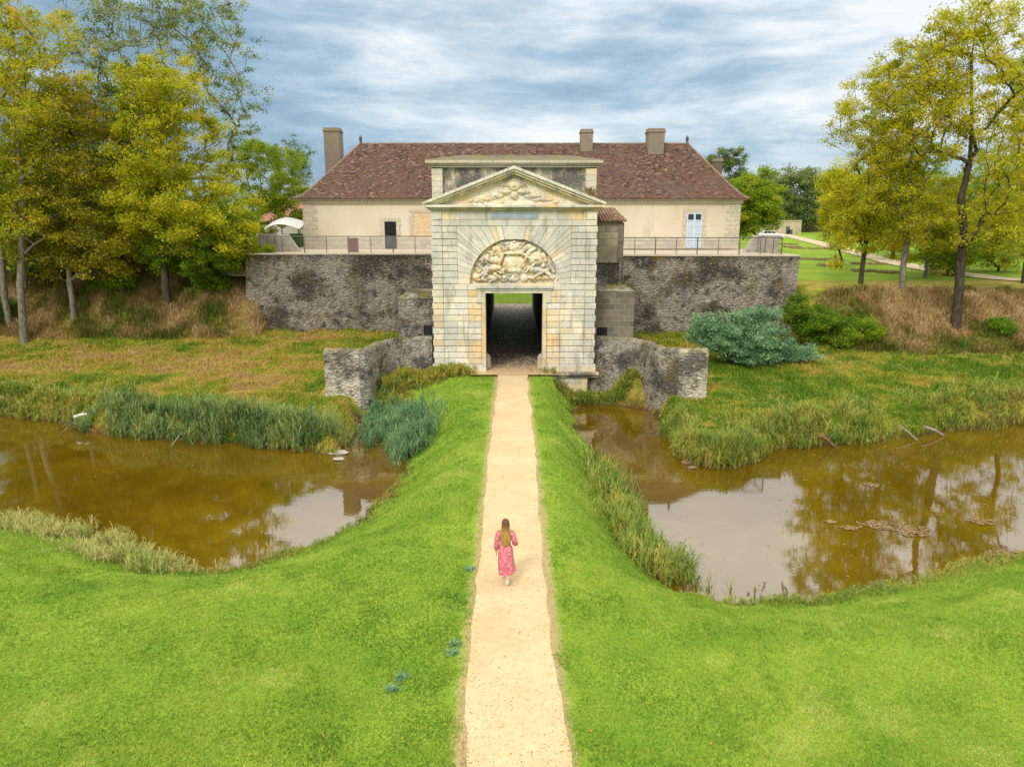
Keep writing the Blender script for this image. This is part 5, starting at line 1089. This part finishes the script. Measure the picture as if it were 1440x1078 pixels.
def rg(cx,cy,z,rx,ry,fold=0,nf=7,ph=0,tilt=0,N_=36):
    return [(cx+rx*math.cos(t)*(1+fold*math.sin(nf*t+ph)),cy+ry*math.sin(t)*(1+fold*math.sin(nf*t+ph+1)),z+tilt*math.cos(t)) for t in [2*math.pi*k/N_ for k in range(N_)]]
dress=loft([rg(0,.01,1.43,.07,.06),rg(0,.01,1.40,.135,.085),rg(0,.01,1.345,.17,.10),rg(0,.02,1.25,.155,.115),rg(0,.01,1.12,.125,.10),rg(0,0,1.05,.13,.105,.02),rg(0,-.01,.93,.175,.145,.02),rg(.0,0,.80,.19,.165,.03),rg(.005,.0,.65,.195,.185,.05,7,.4),rg(.015,.01,.50,.205,.20,.07,7,.8),rg(.03,.01,.38,.215,.205,.09,7,1.1,.02),rg(.045,.01,.29,.215,.20,.11,7,1.3,.045)],'dress',DR,Wm,cap=False)
def sleeve(pts):
    rings=[]
    for (p,r) in pts: rings.append((Vector(p),r))
    V=[]
    for i,(p,r) in enumerate(rings):
        a=rings[max(0,i-1)][0]; b=rings[min(len(rings)-1,i+1)][0]; d=(b-a).normalized(); u=d.orthogonal().normalized() if i==0 else (u-d*u.dot(d)).normalized(); w_=d.cross(u); V.append([tuple(p+(u*math.cos(t)+w_*math.sin(t))*r*(1+.08*math.sin(3*t+i))) for t in [2*math.pi*k/14 for k in range(14)]])
    loft(V,'sleeve',DR,Wm,cap=False)
sleeve([((-.12,.01,1.37),.07),((-.175,.01,1.33),.075),((-.2,0,1.2),.07),((-.22,0,1.08),.068),((-.228,.02,.98),.07),((-.233,.035,.90),.05),((-.235,.04,.885),.032)])
sleeve([((.12,.01,1.37),.07),((.175,.01,1.33),.075),((.21,-.01,1.2),.07),((.245,-.03,1.09),.075),((.235,.06,1.10),.07),((.22,.13,1.145),.05),((.217,.15,1.155),.032)])
m=M('light_brown_hair',.5,.4); z=m.sep(m.n.new('ShaderNodeTexCoord').outputs['Object'])[2]; hn=m.noise(60,3,.6,m.map(m.n.new('ShaderNodeTexCoord').outputs['Object'],(1,1,.06)))
m.col(m.mix(m.ramp(m.math('MULTIPLY',m.math('SUBTRACT',1.72,z),1.6),[(.12,1),(.55,0)]),m.mix(m.ramp(hn,[(.3,0),(.7,1)]),(.22,.11,.03),(.58,.34,.10)),(.10,.045,.02))); m.bump(hn,.5,.01)
def hr(cy,z,rx,ry,f=.03): return rg(0,cy,z,rx,ry,f,9,z*9,0,40)
loft([hr(.02,1.715,.02,.03),hr(.02,1.705,.055,.065,.01),hr(.015,1.67,.083,.098,.01),hr(.0,1.61,.098,.10,.02),hr(-.015,1.55,.102,.09,.03),hr(-.04,1.47,.10,.065,.04),hr(-.07,1.38,.115,.055,.05),hr(-.09,1.28,.12,.05,.06),hr(-.10,1.18,.105,.042,.08),hr(-.10,1.08,.075,.03,.1),hr(-.095,1.01,.03,.015,.1)],'hair',m.m,Wm)
SH=plain('white_trainer_leather',(.8,.79,.76),.5,0,.04)
def shoe(x,y,z,pitch):
    # heel at y, toe forward (+y); pitch raises heel
    def R(yy,zz): return (y+yy*math.cos(pitch)+0*zz, z+(.26-yy)*math.sin(pitch)+zz)
    rings=[]
    for yy,w_,h_ in ((-.01,.02,.05),(.0,.034,.085),(.04,.042,.095),(.10,.044,.08),(.17,.05,.06),(.23,.046,.045),(.27,.025,.03)):
        r_=[]
        for t in [2*math.pi*k/14 for k in range(14)]:
            zz=max(.0,h_*.5+h_*.5*math.sin(t)); Y_,Z_=R(yy,zz); r_.append((x+w_*math.cos(t),Y_,Z_))
        rings.append(r_)
    o=loft(rings,'shoe',SH,Wm)
    k=MB(); Y_,Z_=R(-.012,.06); k.v=[];k.box(WX+x-.014,WX+x+.014,WY+Y_-.006,WY+Y_+.004,Z_-.015,Z_+.02); k.build('heel_tab',ZNC,o)
shoe(-.075,.26,.015,0); shoe(.04,-.27,.015,.30)
# ------------------------------------------------------------------ world, sun, render
Wd=bpy.data.worlds.new("World"); S.world=Wd; Wd.use_nodes=True; nt=Wd.node_tree; nd=nt.nodes; bg=nd['Background']
class WM(M):
    def __init__(s): s.t=nt; s.n=nd; s.pos=nd.new('ShaderNodeTexCoord').outputs['Generated']
w=WM(); sky=nd.new('ShaderNodeTexSky'); sky.sky_type='NISHITA'; sky.sun_disc=False; SE,SR=math.radians(42),math.radians(205); sky.sun_elevation=SE; sky.sun_rotation=SR
xyz=w.sep(w.pos); den=w.math('ADD',w.math('MAXIMUM',xyz[2],0),.16)
cb=nd.new('ShaderNodeCombineXYZ'); w.L(w.math('DIVIDE',xyz[0],den),cb.inputs[0]); w.L(w.math('MULTIPLY',w.math('DIVIDE',xyz[1],den),1.0),cb.inputs[1])
v=w.map(w.pos,(1.7,1.7,7.6)); 
n1=w.noise(1.9,10,.64,v,.15); n2=w.noise(.8,3,.5,v,.3)
cl=w.math('ADD',w.math('MULTIPLY',n1,.62),w.math('MULTIPLY',n2,.38))
# brighter towards the upper right, as the thinner cloud there
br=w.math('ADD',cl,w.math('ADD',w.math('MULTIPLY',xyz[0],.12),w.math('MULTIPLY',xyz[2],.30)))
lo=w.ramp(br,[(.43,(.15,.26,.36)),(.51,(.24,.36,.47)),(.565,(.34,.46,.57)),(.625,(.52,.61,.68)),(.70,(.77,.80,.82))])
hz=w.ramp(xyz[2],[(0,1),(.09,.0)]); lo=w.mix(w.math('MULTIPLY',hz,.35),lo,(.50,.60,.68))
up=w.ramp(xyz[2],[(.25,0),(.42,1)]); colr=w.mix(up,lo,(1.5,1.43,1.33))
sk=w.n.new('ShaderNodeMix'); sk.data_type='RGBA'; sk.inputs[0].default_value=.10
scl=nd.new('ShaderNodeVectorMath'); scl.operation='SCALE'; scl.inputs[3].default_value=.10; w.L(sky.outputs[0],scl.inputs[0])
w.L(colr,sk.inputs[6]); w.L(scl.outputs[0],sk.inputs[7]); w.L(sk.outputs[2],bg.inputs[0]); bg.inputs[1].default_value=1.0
sl_=bpy.data.lights.new('sun','SUN'); sl_.energy=1.7; sl_.angle=math.radians(15); sl_.color=(1,.93,.82); so=bpy.data.objects.new('sun',sl_); C.objects.link(so)
dirv=Vector((math.sin(SR)*math.cos(SE),math.cos(SR)*math.cos(SE),math.sin(SE))); so.rotation_euler=dirv.to_track_quat('Z','Y').to_euler(); so.location=dirv*100
S.view_settings.view_transform='Standard'; S.view_settings.look='None'; S.view_settings.exposure=.34; S.view_settings.gamma=1
S.render.engine='CYCLES'; S.render.resolution_x=1024; S.render.resolution_y=766
S.cycles.max_bounces=6; S.cycles.transparent_max_bounces=4; S.cycles.caustics_reflective=False
